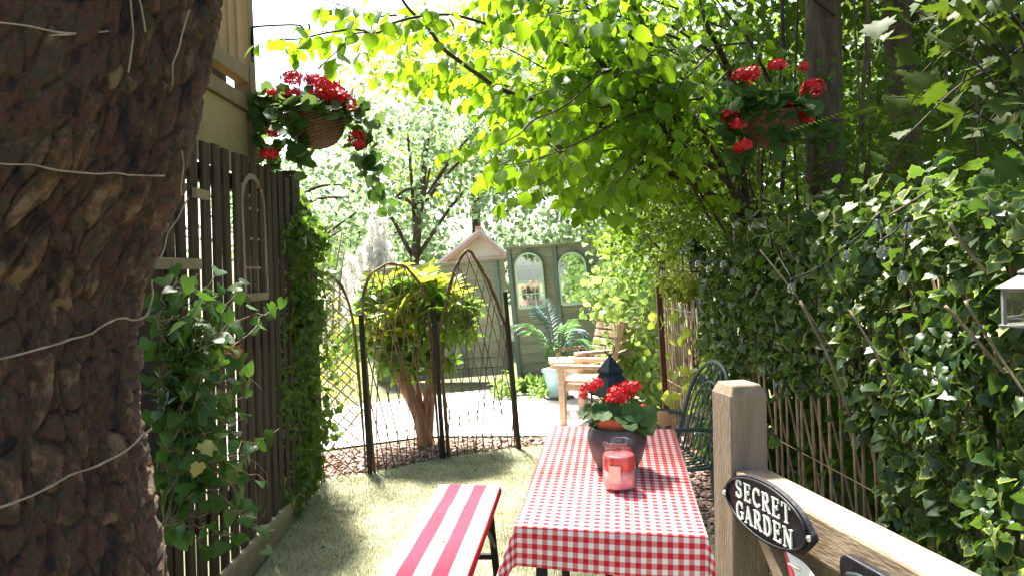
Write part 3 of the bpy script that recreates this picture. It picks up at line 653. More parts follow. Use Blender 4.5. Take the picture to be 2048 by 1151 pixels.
# ================================================================== WILLOW TRELLIS PANELS ACROSS THE LAWN EDGE
def willow_panel(BL, BR, H, pointed, kind, label, lean):
    BL = np.asarray(BL); BR = np.asarray(BR); ex = BR - BL; W_ = np.linalg.norm(ex); ex /= W_
    upv = unit(A(lean, 0, 1)); nrm = unit(np.cross(ex, upv))
    t = thing('willow_trellis', tuple((BL + BR) / 2), label, 'trellis')
    h0 = H * (.60 if pointed else .72)
    def top(u):
        x = abs(2 * u / W_ - 1)
        if pointed: return h0 + (H - h0) * (1 - x ** 1.55)
        return h0 + (H - h0) * math.sqrt(max(0, 1 - x ** 2.3))
    Wd = lambda u, v, l=0: BL + ex * u + upv * v + nrm * l
    us = np.concatenate([[0, 0, 0], np.linspace(0, W_, 23), [W_, W_, W_]]); vs = np.concatenate([[0, h0 * .4, h0 * .8], [top(u) for u in np.linspace(0, W_, 23)], [h0 * .8, h0 * .4, 0]])
    for k in range(3):
        ph = rng.random() * 6
        pts = [Wd(u + .010 * math.sin(i * .9 + ph + 2 * k), v + .008 * math.cos(i * 1.1 + ph), .010 * math.cos(i * .9 + ph + 2.1 * k)) for i, (u, v) in enumerate(zip(us, vs))]
        MB().tube(curve(pts, 70), .0062 + .001 * k, 5).build('frame_rod', 'willow', t)
    slope = 1.0 if kind == 'diamond' else .19
    step = .092 if kind == 'diamond' else W_ / 7.5
    for sgn in (1, -1):
        u0 = -H * slope if sgn > 0 else 0
        while u0 < W_ + (H * slope if sgn < 0 else 0):
            pts = []
            bend = rng.normal() * .015
            for v in np.linspace(0, H, 40):
                if kind == 'diamond': u = u0 + sgn * slope * v
                else: u = u0 + sgn * (slope * v * (.55 + .55 * v / H)) + bend * math.sin(v / H * 3.1)
                if 0 <= u <= W_ and v <= top(u) + .005: pts.append(Wd(u, v, .006 * sgn))
            if len(pts) > 3: MB().tube(np.array(pts), .0040 + .0014 * rng.random(), 5).build('rod', 'willow', t)
            u0 += step * (1 + .15 * rng.normal())
    for v in ((.42, .47) if kind != 'diamond' else ()):
        MB().tube([Wd(u, H * v + .004 * math.sin(9 * u), .012) for u in np.linspace(0, W_, 8)], .0022, 4).build('tie_wire', 'twig', t)
    return t
S1, S2, S3 = onz(742, 944), onz(887, 914), onz(1039, 894)
willow_panel(onz(560, 975), onz(730, 947), 1.50, False, 'diamond', 'round topped willow trellis of square diamonds beside the ivy', -.03)
willow_panel(onz(742, 944) + A(.03, .0, 0), onz(887, 914) - A(.02, 0, 0), 1.53, False, 'fan', 'broad round arched willow trellis in front of the small forked tree', -.05)
willow_panel(onz(890, 914) + A(.03, .01, 0), onz(1035, 894) - A(.01, 0, 0), 1.62, True, 'fan', 'pointed arch willow trellis next to the green fence', -.045)
for (bx, by, tx, ty), lab in zip(((742, 944, 722, 628), (888, 914, 866, 600), (1039, 895, 1010, 582)),
                      ('dark metal stake between diamond and round arched trellis', 'dark metal stake between the round and pointed trellis panels', 'dark metal stake at the open end of the trellis')):
    b0 = onz(bx, by) - A(0, .03, .03); d0 = proj(b0)[2]; t0 = at(tx, ty, d0)
    st = MB().bar(b0, t0, .034, .034, (0, 1, 0)).build('stake', 'stake', None, .003); tag(st, lab, 'stake')

# ================================================================== TABLE WITH CLOTH
TC = A(.313, 2.485, .770); TYAW = -.142; TA, TB = -.040, .034; TW, TL_ = .50, 1.10
tex = unit(A(math.cos(TYAW), math.sin(TYAW), TA)); tey = unit(A(-math.sin(TYAW), math.cos(TYAW), TB)); tez = np.cross(tex, tey)
TQ = lambda u, v, w=0.0: TC + tex * u + tey * v + tez * w
def on_table(x, y):
    """height of the (slightly tilted) table top at x, y"""
    n = tez; return TC[2] - ((x - TC[0]) * n[0] + (y - TC[1]) * n[1]) / n[2] + .003
table = thing('folding_table', (TC[0], TC[1], 0), 'narrow folding trestle table with black metal legs under the checked cloth', 'table')
MB().fbox(TQ(-TW / 2, -TL_ / 2, -.032), tex * TW, tey * TL_, tez * .026).build('table_top', 'bench_wood', table, .004)
for s in (-1, 1):
    for q in (-1, 1):
        a = TQ(q * .19, s * (TL_ / 2 - .10), -.034); f_ = A(*TQ(q * .21, s * (TL_ / 2 - .05))[:2], 0.0)
        MB().bar(a, f_, .032, .032).build('leg', 'black_metal', table, .002)
    a0, a1 = TQ(-.2, s * (TL_ / 2 - .08), -.30), TQ(.2, s * (TL_ / 2 - .08), -.30); MB().bar(a0, a1, .025, .025).build('crossbar', 'black_metal', table)
    MB().bar(TQ(0, s * .12, -.04), TQ(0, s * (TL_ / 2 - .09), -.30), .022, .022).build('brace', 'black_metal', table)
MB().bar(TQ(-.225, -.5, -.05), TQ(.225, -.5, -.05), .03, .03).build('under_rail', 'black_metal', table)
def cloth():
    a, b_ = .15, .115; nu, nv = 64, 112
    U = np.linspace(-TW / 2 - a, TW / 2 + a, nu); Vv = np.linspace(-TL_ / 2 - b_, TL_ / 2 + b_, nv)
    V = []; UV = []
    hw, hl = TW / 2 + .004, TL_ / 2 + .004
    for v in Vv:
        for u in U:
            du = max(0, abs(u) - hw) * (1 if u > 0 else -1); dv = max(0, abs(v) - hl) * (1 if v > 0 else -1)
            cu, cv = np.clip(u, -hw, hw), np.clip(v, -hl, hl)
            ripple = .004 * (vnoise(A(u * 7, v * 5, 1.0), 4) - .5) + .0025 * sum(max(0, 1 - abs(v - c0) / .012) for c0 in (-.36, -.08, .20)) + .002 * max(0, 1 - abs(u - .03) / .012)
            if du == 0 and dv == 0: p = TQ(cu, cv, .0025 + ripple)
            else:
                if du == 0 or dv == 0:
                    r = abs(du) + abs(dv); w = .10 * r + .012 * math.sin(8 * (cv if du else cu) + 1) * min(1, r / .08)
                    off = A((1 if du > 0 else -1) * w if du else 0, (1 if dv > 0 else -1) * w if dv else 0)
                    sh = min(r, .006)
                    p = TQ(cu + off[0], cv + off[1], .0025 - (r - sh * .4)) 
                else:
                    r = math.hypot(du, dv); t = math.atan2(abs(dv), abs(du)) / (math.pi / 2)
                    rho = r * (.10 + .32 * (math.sin(math.pi * t) ** 1.6)); ang = t * math.pi / 2
                    drop = r * math.sqrt(max(.05, 1 - (rho / r) ** 2))
                    p = TQ(cu + math.copysign(rho * math.cos(ang), du), cv + math.copysign(rho * math.sin(ang), dv), .0025 - drop)
            V.append(p); UV.append((u, v))
    I = np.arange(nu * nv).reshape(nv, nu)
    F = np.stack([I[:-1, :-1], I[:-1, 1:], I[1:, 1:], I[1:, :-1]], -1).reshape(-1, 4)
    me = npmesh('tablecloth', np.array(V), F, True); uvl = me.uv_layers.new(name='UVMap')
    li = np.zeros(len(me.loops), np.int32); me.loops.foreach_get('vertex_index', li)
    uvl.data.foreach_set('uv', (np.array(UV)[li] + 5.0).astype(np.float32).ravel())
    return tag(link(me, 'tablecloth', 'gingham'), 'red and white gingham cloth draped over the narrow table', 'tablecloth')
cloth()

# ================================================================== BENCH WITH STRIPED CUSHION
BC = A(-.282, 2.66, .50); BYAW = -.0915; BW, BL_ = .285, 1.30
bex = A(math.cos(BYAW), math.sin(BYAW), 0); bey = A(-math.sin(BYAW), math.cos(BYAW), 0); bez = A(0, 0, 1)
BQ = lambda u, v, w=0.0: BC + bex * u + bey * v + bez * w
bench = thing('folding_bench', (BC[0], BC[1], 0), 'narrow folding bench with black metal legs under the striped cushion', 'bench')
MB().fbox(BQ(-BW / 2 + .012, -BL_ / 2 + .01, -.072), bex * (BW - .024), bey * (BL_ - .02), bez * .024).build('seat_plank', 'bench_wood', bench, .003)
for s in (-1, 1):
    for q in (-1, 1):
        MB().bar(BQ(q * .10, s * (BL_ / 2 - .10), -.072), BQ(q * .125, s * (BL_ / 2 - .06), -.50), .03, .03).build('leg', 'black_metal', bench, .002)
    MB().bar(BQ(-.115, s * (BL_ / 2 - .08), -.30), BQ(.115, s * (BL_ / 2 - .08), -.30), .022, .022).build('crossbar', 'black_metal', bench)
    pts = [BQ(.1, s * .22, -.075), BQ(.11, s * .38, -.12), BQ(.115, s * (BL_ / 2 - .09), -.26)]
    MB().tube(curve(pts, 8), .010, 6).build('brace', 'black_metal', bench)
def cushion():
    nu, nv = 30, 60; t = thing('bench_cushion', tuple(BQ(0, 0, -.048)), 'red and white striped cushion on the narrow bench', 'cushion')
    V = []; UV = []
    prof = [(-BW / 2, -.040), (-BW / 2 - .003, -.02), (-BW / 2 + .006, -.006)] + [(u, 0) for u in np.linspace(-BW / 2 + .014, BW / 2 - .014, nu)] + [(BW / 2 - .006, -.006), (BW / 2 + .003, -.02), (BW / 2, -.040)]
    arc = np.r_[0, np.cumsum(np.linalg.norm(np.diff(np.array(prof), axis=0), axis=1))]
    for v in np.linspace(-BL_ / 2, BL_ / 2, nv):
        e = min(1.0, (BL_ / 2 - abs(v)) / .012); dz = -.010 * (1 - e) ** 2
        for (u, w), s in zip(prof, arc):
            puff = (.009 * (vnoise(A(u * 14, v * 7, 2), 3) - .5)) if w > -.01 else 0
            V.append(BQ(u, v, w + dz + puff)); UV.append((u + BW / 2 + 10 * .113, v))
    k = len(prof); I = np.arange(k * nv).reshape(nv, k)
    F = [tuple(q) for q in np.stack([I[:-1, :-1], I[:-1, 1:], I[1:, 1:], I[1:, :-1]], -1).reshape(-1, 4)] + [tuple(I[0]), tuple(I[-1][::-1])]
    me = bpy.data.meshes.new('cover'); me.from_pydata([tuple(p) for p in V], [], F); me.polygons.foreach_set('use_smooth', [True] * (len(F) - 2) + [False] * 2); me.update()
    uvl = me.uv_layers.new(name='UVMap'); li = np.zeros(len(me.loops), np.int32); me.loops.foreach_get('vertex_index', li)
    uvl.data.foreach_set('uv', (np.array(UV)[li] + A(.0565, 0)).astype(np.float32).ravel())
    link(me, 'cover', 'stripe', t)
    MB().fbox(BQ(-BW / 2 + .002, -BL_ / 2 + .002, -.047), bex * (BW - .004), bey * (BL_ - .004), bez * .010).build('underside', 'cushion_beige', t, .002)
    for q in (-1, 1): MB().tube([BQ(q * (BW / 2 + .001), v, -.038 + .001 * math.sin(v * 40)) for v in np.linspace(-BL_ / 2, BL_ / 2, 30)], .0035, 5).build('piping', 'flag_red', t)
cushion()

# ================================================================== CANDLE JAR
jx, jy = .312, 2.275; jc = A(jx, jy, on_table(jx, jy)); JT = Matrix.Identity(4)
jar = thing('candle_jar', tuple(jc), 'glass jar candle with pink wax on the checked tablecloth', 'candle')
MB().lathe([(0, 0), (.046, 0), (.050, .004), (.0515, .015), (.0515, .105), (.049, .113), (.043, .120), (.0415, .127), (.0455, .134), (.0475, .142), (.0465, .148), (.044, .150), (.0425, .147), (.039, .128), (.041, .118), (.0465, .108), (.0488, .100), (.0488, .012), (.046, .006), (0, .006)], jc, 40).build('glass', 'glass', jar)
MB().lathe([(0, .0075), (.045, .0075), (.0482, .013), (.0482, .062), (0, .062)], jc, 32).build('wax', 'wax_pink', jar)
MB().lathe([(0, .0625), (.0482, .0625), (.0482, .102), (.045, .108), (.02, .105), (0, .104)], jc, 32).build('melted_wax', 'wax_red', jar)
MB().tube([jc + A(0, 0, .095), jc + A(.001, 0, .108)], .0015, 5).build('wick', 'twig', jar)
a0 = math.atan2(-1, -.45)
V = []
for k in range(9):
    a = a0 - .36 + .72 * k / 8
    for z in (.030, .082): V.append(jc + A(.0522 * math.cos(a), .0522 * math.sin(a), z))
MB().add(V, [(2 * i, 2 * i + 2, 2 * i + 3, 2 * i + 1) for i in range(8)], True).build('label', 'label_paper', jar)

# ------------------------------------------------------------------ flower heads
def flower_tmpl(nf=46, seed=1):
    r_ = np.random.default_rng(seed); V = []; F = []
    for k in range(nf):
        g = (k + .5) / nf; z = 1 - 1.45 * g; a = k * 2.39996; q = math.sqrt(max(0, 1 - z * z)); c = A(q * math.cos(a), q * math.sin(a), z * .85) * (.60 + .48 * r_.random())
        nrm = unit(c + r_.normal(size=3) * .18); x = unit(np.cross(nrm, A(.3, .5, .8))); y = np.cross(nrm, x)
        for p in range(5):
            t = p * 1.2566 + r_.random() * .4; d = x * math.cos(t) + y * math.sin(t); s_ = np.cross(nrm, d); L = .30 + .08 * r_.random(); n0 = len(V)
            V += [c, c + d * L * .6 + s_ * .13 + nrm * .06, c + d * L + nrm * (.02 + .1 * r_.random()), c + d * L * .6 - s_ * .13 + nrm * .06]
            F += [(n0, n0 + 3, n0 + 2), (n0, n0 + 2, n0 + 1)]
    return np.array(V), np.array(F), np.zeros(len(V))
FLOWERS = [flower_tmpl(46, 1), flower_tmpl(38, 2), flower_tmpl(52, 5)]
def flower(par, c, r, k=0):
    me = shared_mesh('flower_head_%d' % (k % 3), FLOWERS[k % 3], 'petal')
    o = bpy.data.objects.new('flower_head', me); col.objects.link(o); parent(o, par)
    o.matrix_basis = Matrix.Translation(Vector(c)) @ Matrix.Rotation(rng.uniform(-.6, .6), 4, 'X') @ Matrix.Rotation(rng.random() * 6, 4, 'Z') @ Matrix.Diagonal((r, r, r * .85, 1))
    return o

# ================================================================== POTTED GERANIUM ON THE TABLE
px_, py_ = .335, 2.475; pc = A(px_, py_, on_table(px_, py_))
pot = thing('potted_geranium', tuple(pc), 'red geranium in dark grey cracked pot on the checked tablecloth', 'potted plant')
prof = [(0, .0), (.058, 0), (.066, .006), (.082, .04), (.094, .08), (.098, .105), (.095, .125), (.086, .140), (.082, .145), (.077, .143), (.077, .12), (0, .12)]
lz = MB(); lz.lathe(prof, A(0, 0, 0), 40)
Vn = np.array(lz.v); d1, d2, _ = cells(Vn * 26, 3); rr = unit(Vn * A(1, 1, 0)); Vn = Vn + rr * (np.clip((d2 - d1) * 2, 0, 1) * .003)[:, None] * (np.linalg.norm(Vn[:, :2], axis=1) > .05)[:, None]
lz.v = [tuple(p + pc) for p in Vn]; lz.build('cachepot', 'pot_dark', pot)
MB().lathe([(.05, .12), (.066, .121), (.071, .150), (.0735, .152), (.0735, .172), (.070, .174), (.067, .170), (.064, .150), (0, .148)], pc + A(0, 0, .012), 36).build('inner_pot', 'terracotta', pot)
stk = MB()
gl = []
for k in range(26):
    a = k * 2.4; r = .03 + .075 * rng.random(); z = .165 + .055 * rng.random() - max(0, r - .07) * .6
    p = pc + A(r * math.cos(a), r * math.sin(a), z); stk.tube(curve([pc + A(.015 * math.cos(a), .015 * math.sin(a), .14), pc + A(.5 * r * math.cos(a), .5 * r * math.sin(a), z + .005), p], 5), .0018, 4)
    gl.append((p, A(math.cos(a), math.sin(a), -.35), A(.5 * math.cos(a), .5 * math.sin(a) - .25, .8), .050 + .025 * rng.random()))
for dx, dz, s in ((.04, .19, .075), (-.02, .195, .06), (.08, .175, .075), (-.06, .19, .05)):   # broad leaves hanging over the near rim
    gl.append((pc + A(dx, -.055, dz + .04), A(dx * 3, -.5, -.75), A(.1, -.9, .35), s))
leaves(pot, frames([g[0] for g in gl], [g[1] for g in gl], [g[2] for g in gl], [g[3] for g in gl]), T_GER, 'geranium_leaf', 'geranium', 60)
for k, (fx, fy, r) in enumerate(((1178, 775, .028), (1192, 766, .026), (1168, 790, .018), (1240, 788, .042), (1262, 775, .033), (1228, 800, .03), (1285, 815, .016))):
    c = at(fx, fy, 2.47 + .03 * math.sin(k)); flower(pot, c, r, k); stk.tube(curve([pc + A(0, 0, .15), (pc + A(0, 0, .17) + c) / 2 + A(0, .01, .01), c - A(0, 0, .01)], 6), .0022, 4)
stk.build('stems', 'laurel', pot)
leaves(pot, frames([at(1312, 828, 2.46)], [A(.5, -.3, -.3)], [A(0, -.6, .6)], [.06]), T_GER, 'dry_geranium_leaf', 'dry_leaf', 1, name='dry_leaf')

# ================================================================== LANTERNS
def lantern(c, w, h, mat, label, ring=True, glass=None, yaw=.35, roofh=.42, holes=True):
    c = np.asarray(c, float); t = thing('lantern', tuple(c), label, 'lantern')
    cs, sn = math.cos(yaw), math.sin(yaw); Q = lambda x, y, z: c + A(x * cs - y * sn, x * sn + y * cs, z)
    b_ = w / 2; H = h * (1 - roofh) ; tt = w * .06
    E0 = lambda v: np.array(v)
    MB().fbox(Q(-b_ * 1.06, -b_ * 1.06, 0), Q(b_ * 1.06, -b_ * 1.06, 0) - Q(-b_ * 1.06, -b_ * 1.06, 0), Q(-b_ * 1.06, b_ * 1.06, 0) - Q(-b_ * 1.06, -b_ * 1.06, 0), A(0, 0, h * .035)).build('base', mat, t, .002)
    for sx in (-1, 1):
        for sy in (-1, 1): MB().bar(Q(sx * b_ * .92, sy * b_ * .92, h * .035), Q(sx * b_ * .92, sy * b_ * .92, H), tt, tt).build('corner_post', mat, t)
    for i in range(4):
        a = [(-1, -1), (1, -1), (1, 1), (-1, 1)]; p, q = a[i], a[(i + 1) % 4]
        MB().bar(Q(p[0] * b_ * .92, p[1] * b_ * .92, H - tt / 2), Q(q[0] * b_ * .92, q[1] * b_ * .92, H - tt / 2), tt, tt).build('top_bar', mat, t)
        MB().bar(Q(p[0] * b_ * .92, p[1] * b_ * .92, h * .13), Q(q[0] * b_ * .92, q[1] * b_ * .92, h * .13), tt * .6, tt * .6).build('low_bar', mat, t)
        if glass: MB().add([Q(p[0] * b_ * .9, p[1] * b_ * .9, h * .04), Q(q[0] * b_ * .9, q[1] * b_ * .9, h * .04), Q(q[0] * b_ * .9, q[1] * b_ * .9, H), Q(p[0] * b_ * .9, p[1] * b_ * .9, H)], [(0, 1, 2, 3)]).build('pane', glass, t)
    z1, z2, z3 = H + h * roofh * .46, H + h * roofh * .50, H + h * roofh * .80
    def frust(w0, z0, w1, zz1, nm):
        P = [Q(sx * w0, sy * w0, z0) for sx, sy in ((-1, -1), (1, -1), (1, 1), (-1, 1))] + [Q(sx * w1, sy * w1, zz1) for sx, sy in ((-1, -1), (1, -1), (1, 1), (-1, 1))]
        o = MB().add(P, [(0, 1, 5, 4), (1, 2, 6, 5), (2, 3, 7, 6), (3, 0, 4, 7), (4, 5, 6, 7), (3, 2, 1, 0)]).build(nm, mat, t, .001); return o
    rf = frust(b_ * 1.12, H, b_ * .52, z1, 'roof'); frust(b_ * .64, z1 + .001, b_ * .62, z2, 'roof_collar'); frust(b_ * .63, z2 + .001, b_ * .14, z3, 'roof_cap')
    if holes:
        for sx, sy in ((0, -1), (-1, 0), (1, 0)):
            for r_, (u, v) in enumerate(((0, .45), (-.3, .3), (.3, .3), (-.12, .68), (.12, .68))):
                wv = b_ * (1.12 - .60 * v); zc = H + (z1 - H) * v; o = Q(*( (u * wv, sy * wv * 1.012, zc) if sy else (sx * wv * 1.012, u * wv, zc)))
                d = Q(*((.012 * 0 + .10 * b_, 0, 0) if sy else (0, .10 * b_, 0))) - c; upv = unit(A(0, 0, 1)) * h * .028
                MB().add([o + d * math.cos(k) + upv * math.sin(k) for k in np.linspace(0, 5.5, 8)], [tuple(range(8))]).build('vent_hole', 'dark_glass', rf)
    MB().lathe([(b_ * .15, z3), (b_ * .10, z3 + h * .02), (b_ * .2, z3 + h * .035), (b_ * .08, z3 + h * .05), (0, z3 + h * .055)], c, 10).build('finial', mat, t)
    if ring: MB().tube([c + A(.0, 0, z3 + h * .045 + h * .055) + A(cs, sn, 0) * h * .066 * math.cos(k) + A(0, 0, 1) * h * .066 * math.sin(k) for k in np.linspace(0, 6.283, 20)], h * .007, 5, False).build('ring', mat, t)
    return t
lx, ly = .372, 2.875
lantern((lx, ly, on_table(lx, ly)), .118, .345, 'lantern_metal', 'black metal lantern with pierced roof standing behind the geranium', yaw=.5, roofh=.5)
candle = MB().lathe([(0, .015), (.03, .015), (.03, .09), (.026, .094), (0, .09)], (lx, ly, on_table(lx, ly)), 20).build('pillar_candle', 'card'); tag(candle, 'short pale candle inside the black lantern', 'candle')

# ================================================================== GREEN METAL CHAIR
def metal_chair(pos, yaw):
    t = thing('metal_chair', tuple(pos), 'green wrought metal garden chair with looped back beside the table', 'chair')
    cs, sn = math.cos(yaw), math.sin(yaw); pos = np.asarray(pos); m_ = 'chair_green'
    Q = lambda x, y, z: pos + A(x * cs - y * sn, x * sn + y * cs, z)          # local: faces -x, y = sideways
    tl = math.tan(rad(17)); bk = lambda y, z: Q(.20 + (z - .42) * tl, y, z)   # plane of the back
    hw = .24
    loop = [(-hw, .42), (-hw, .68)] + [(-hw * math.cos(a), .70 + .22 * math.sin(a)) for a in np.linspace(.05, math.pi - .05, 13)] + [(hw, .68), (hw, .42)]
    MB().tube(curve([bk(*p) for p in loop], 50), .011, 7).build('back_frame', m_, t)
    inner = [(-.14, .42), (-.15, .62)] + [(-.15 * math.cos(a), .66 + .155 * math.sin(a)) for a in np.linspace(.05, math.pi - .05, 11)] + [(.15, .62), (.14, .42)]
    MB().tube(curve([bk(*p) for p in inner], 40), .006, 6).build('back_loop', m_, t)
    for y in (-.195, -.10, -.05, 0, .05, .10, .195):
        zt = .70 + .22 * math.sqrt(max(0, 1 - (y / hw) ** 2)); wv = .006
        MB().tube(curve([bk(y, .42), bk(y + wv, .55), bk(y - wv, zt - .1), bk(y * .8, zt)], 14), .0045, 5).build('back_bar', m_, t)
    for y, z, r in ((-.08, .60, .035), (.08, .60, .035), (0, .72, .05), (0, .50, .035), (-.19, .55, .03), (.19, .55, .03), (-.1, .80, .03), (.1, .80, .03)):
        MB().tube([bk(y + r * math.cos(a), z + r * 1.3 * math.sin(a)) for a in np.linspace(0, 6.283, 16)], .004, 5, False).build('scroll', m_, t)
    seat = [(-.24, -.22), (-.26, 0), (-.24, .22), (0, .245), (.20, .23), (.21, 0), (.20, -.23), (0, -.245), (-.24, -.22)]
    MB().tube(curve([Q(x, y, .42) for x, y in seat], 40), .010, 6, False).build('seat_frame', m_, t)
    for k in range(9):
        y = -.2 + .05 * k; MB().tube([Q(-.245, y, .422), Q(0, y, .412), Q(.2, y, .422)], .0045, 5).build('seat_bar', m_, t)
    for s in (-1, 1):
        MB().tube(curve([bk(s * hw, .60), Q(.12, s * .275, .625), Q(-.08, s * .29, .635), Q(-.24, s * .275, .615), Q(-.29, s * .26, .57), Q(-.265, s * .25, .53)], 30), .011, 7).build('arm', m_, t)
        MB().tube(curve([Q(-.20, s * .285, .62), Q(-.22, s * .25, .5), Q(-.23, s * .225, .42)], 12), .008, 6).build('arm_support', m_, t)
        MB().tube(curve([Q(-.235, s * .22, .42), Q(-.27, s * .24, .22), Q(-.30, s * .26, .008)], 14), .011, 7).build('leg', m_, t)
        MB().tube(curve([bk(s * hw, .42), Q(.22, s * .245, .22), Q(.30, s * .26, .008)], 14), .011, 7).build('leg', m_, t)
    return t
metal_chair((.74, 3.92, 0), .16)

# ================================================================== WOODEN COMPANION SEAT
comp = thing('companion_seat', (.8, 7.5, 0), 'two place wooden garden seat with slatted backs and middle tray', 'seat')
def seat_unit(cx, cy, phi):
    cs, sn = math.cos(phi), math.sin(phi); Q = lambda x, y, z: A(cx + x * cs - y * sn, cy + x * sn + y * cs, z); w = 'seat_wood'
    bx = lambda nm, x0, x1, y0, y1, z0, z1: MB().fbox(Q(x0, y0, z0), Q(x1, y0, 0) - Q(x0, y0, 0), Q(x0, y1, 0) - Q(x0, y0, 0), A(0, 0, z1 - z0)).build(nm, w, comp, .004)
    for s in (-1, 1):
        bx('leg', -.25, -.19, s * .27 - .03, s * .27 + .03, 0.004, .53); bx('leg', .19, .25, s * .27 - .03, s * .27 + .03, 0.004, .42)
        bx('arm', -.29, .26, s * .27 - .042, s * .27 + .042, .531, .565)
        MB().bar(Q(.20, s * .24, .35), Q(.36, s * .24, .96), .05, .045, (0, 1, 0)).build('back_post', w, comp, .003)
        bx('apron', -.19, .19, s * .27 - .02, s * .27 + .02, .33, .395)
    bx('apron', -.235, -.205, -.24, .24, .32, .395)
    for k in range(5): bx('seat_slat', -.26 + .092 * k, -.178 + .092 * k, -.24, .24, .396, .418)
    for k in range(6):
        f0 = .16 + .145 * k; p = Q(.20 + .16 * f0, 0, .35 + .61 * f0); q = unit(Q(1, 0, 0) - Q(0, 0, 0)); ny = unit(Q(0, 1, 0) - Q(0, 0, 0)); upv = unit(q * .16 + A(0, 0, .61)); o = p - q * .035
        MB().fbox(o - ny * .265 - upv * .034, ny * .53, q * .02, upv * (.068 if k < 5 else .085)).build('back_slat', w, comp, .003)
seat_unit(.745, 6.97, rad(-24)); seat_unit(.80, 8.12, rad(24))
for k in range(4): MB().box((.36 + .1 * k, 7.33, .50), (.445 + .1 * k, 7.80, .522)).build('tray_slat', 'seat_wood', comp, .003)
for yy in (7.34, 7.74): MB().box((.36, yy, .455), (.75, yy + .045, .499)).build('tray_bearer', 'seat_wood', comp, .003)

# ================================================================== PALM IN A BLUE POT
pp = onz(1118, 795); palm = thing('potted_palm', tuple(pp), 'feathery palm in a pale blue pot against the green fence', 'potted plant')
MB().lathe([(0, .012), (.095, .012), (.11, .03), (.15, .22), (.165, .30), (.185, .305), (.19, .33), (.172, .335), (.155, .30), (0, .29)], pp + A(0, 0, -.005), 32).build('pot', 'pot_blue', palm)
MB().lathe([(0, .0), (.17, .0), (.18, .02), (.175, .022), (0, .012)], pp + A(0, 0, .001), 28).build('saucer', 'pot_dark', palm)
crown = pp + A(0, 0, .32)
pd = proj(pp)[2]
for k, (ex_, ey_, bow, mt) in enumerate(((1027, 648, .25, 'palm_green'), (1072, 612, .12, 'palm_blue'), (1092, 600, .05, 'palm_blue'), (1172, 672, .3, 'palm_blue'), (1185, 690, .2, 'palm_green'), (1140, 640, .1, 'palm_green'), (1098, 720, .25, 'palm_green'), (1120, 650, .0, 'palm_green'), (1050, 660, .2, 'palm_green'), (1160, 700, .2, 'palm_blue'))):
    tip = at(ex_, ey_, pd + rng.uniform(-.25, .15)); mid = (crown + tip) / 2 + A(0, 0, bow * .55 + .08)
    c = curve([crown + A(0, 0, -.03), mid, tip], 22); M = []
    T = unit(np.gradient(c, axis=0)); side = unit(np.cross(T, A(0, 0, 1)))
    pos, dr, nr, sz = [], [], [], []
    for i in range(6, 22):
        for s in (-1, 1):
            pos.append(c[i]); dr.append(T[i] * .75 + s * side[i] * .75 + A(0, 0, -.25)); nr.append(A(0, 0, 1) + s * side[i] * .4 + rng.normal(size=3) * .1); sz.append(.19 * (1 - .55 * abs((i - 12) / 10)) * (.9 + .2 * rng.random()))
    fr = frames(pos, dr, nr, sz); fr[:, :3, 1] *= .45
    f_ = bulk(fr, T_LANCE, 'frond', mt, palm); MB().tube(c, np.linspace(.006, .002, 22), 5).build('rachis', 'palm_green', f_)

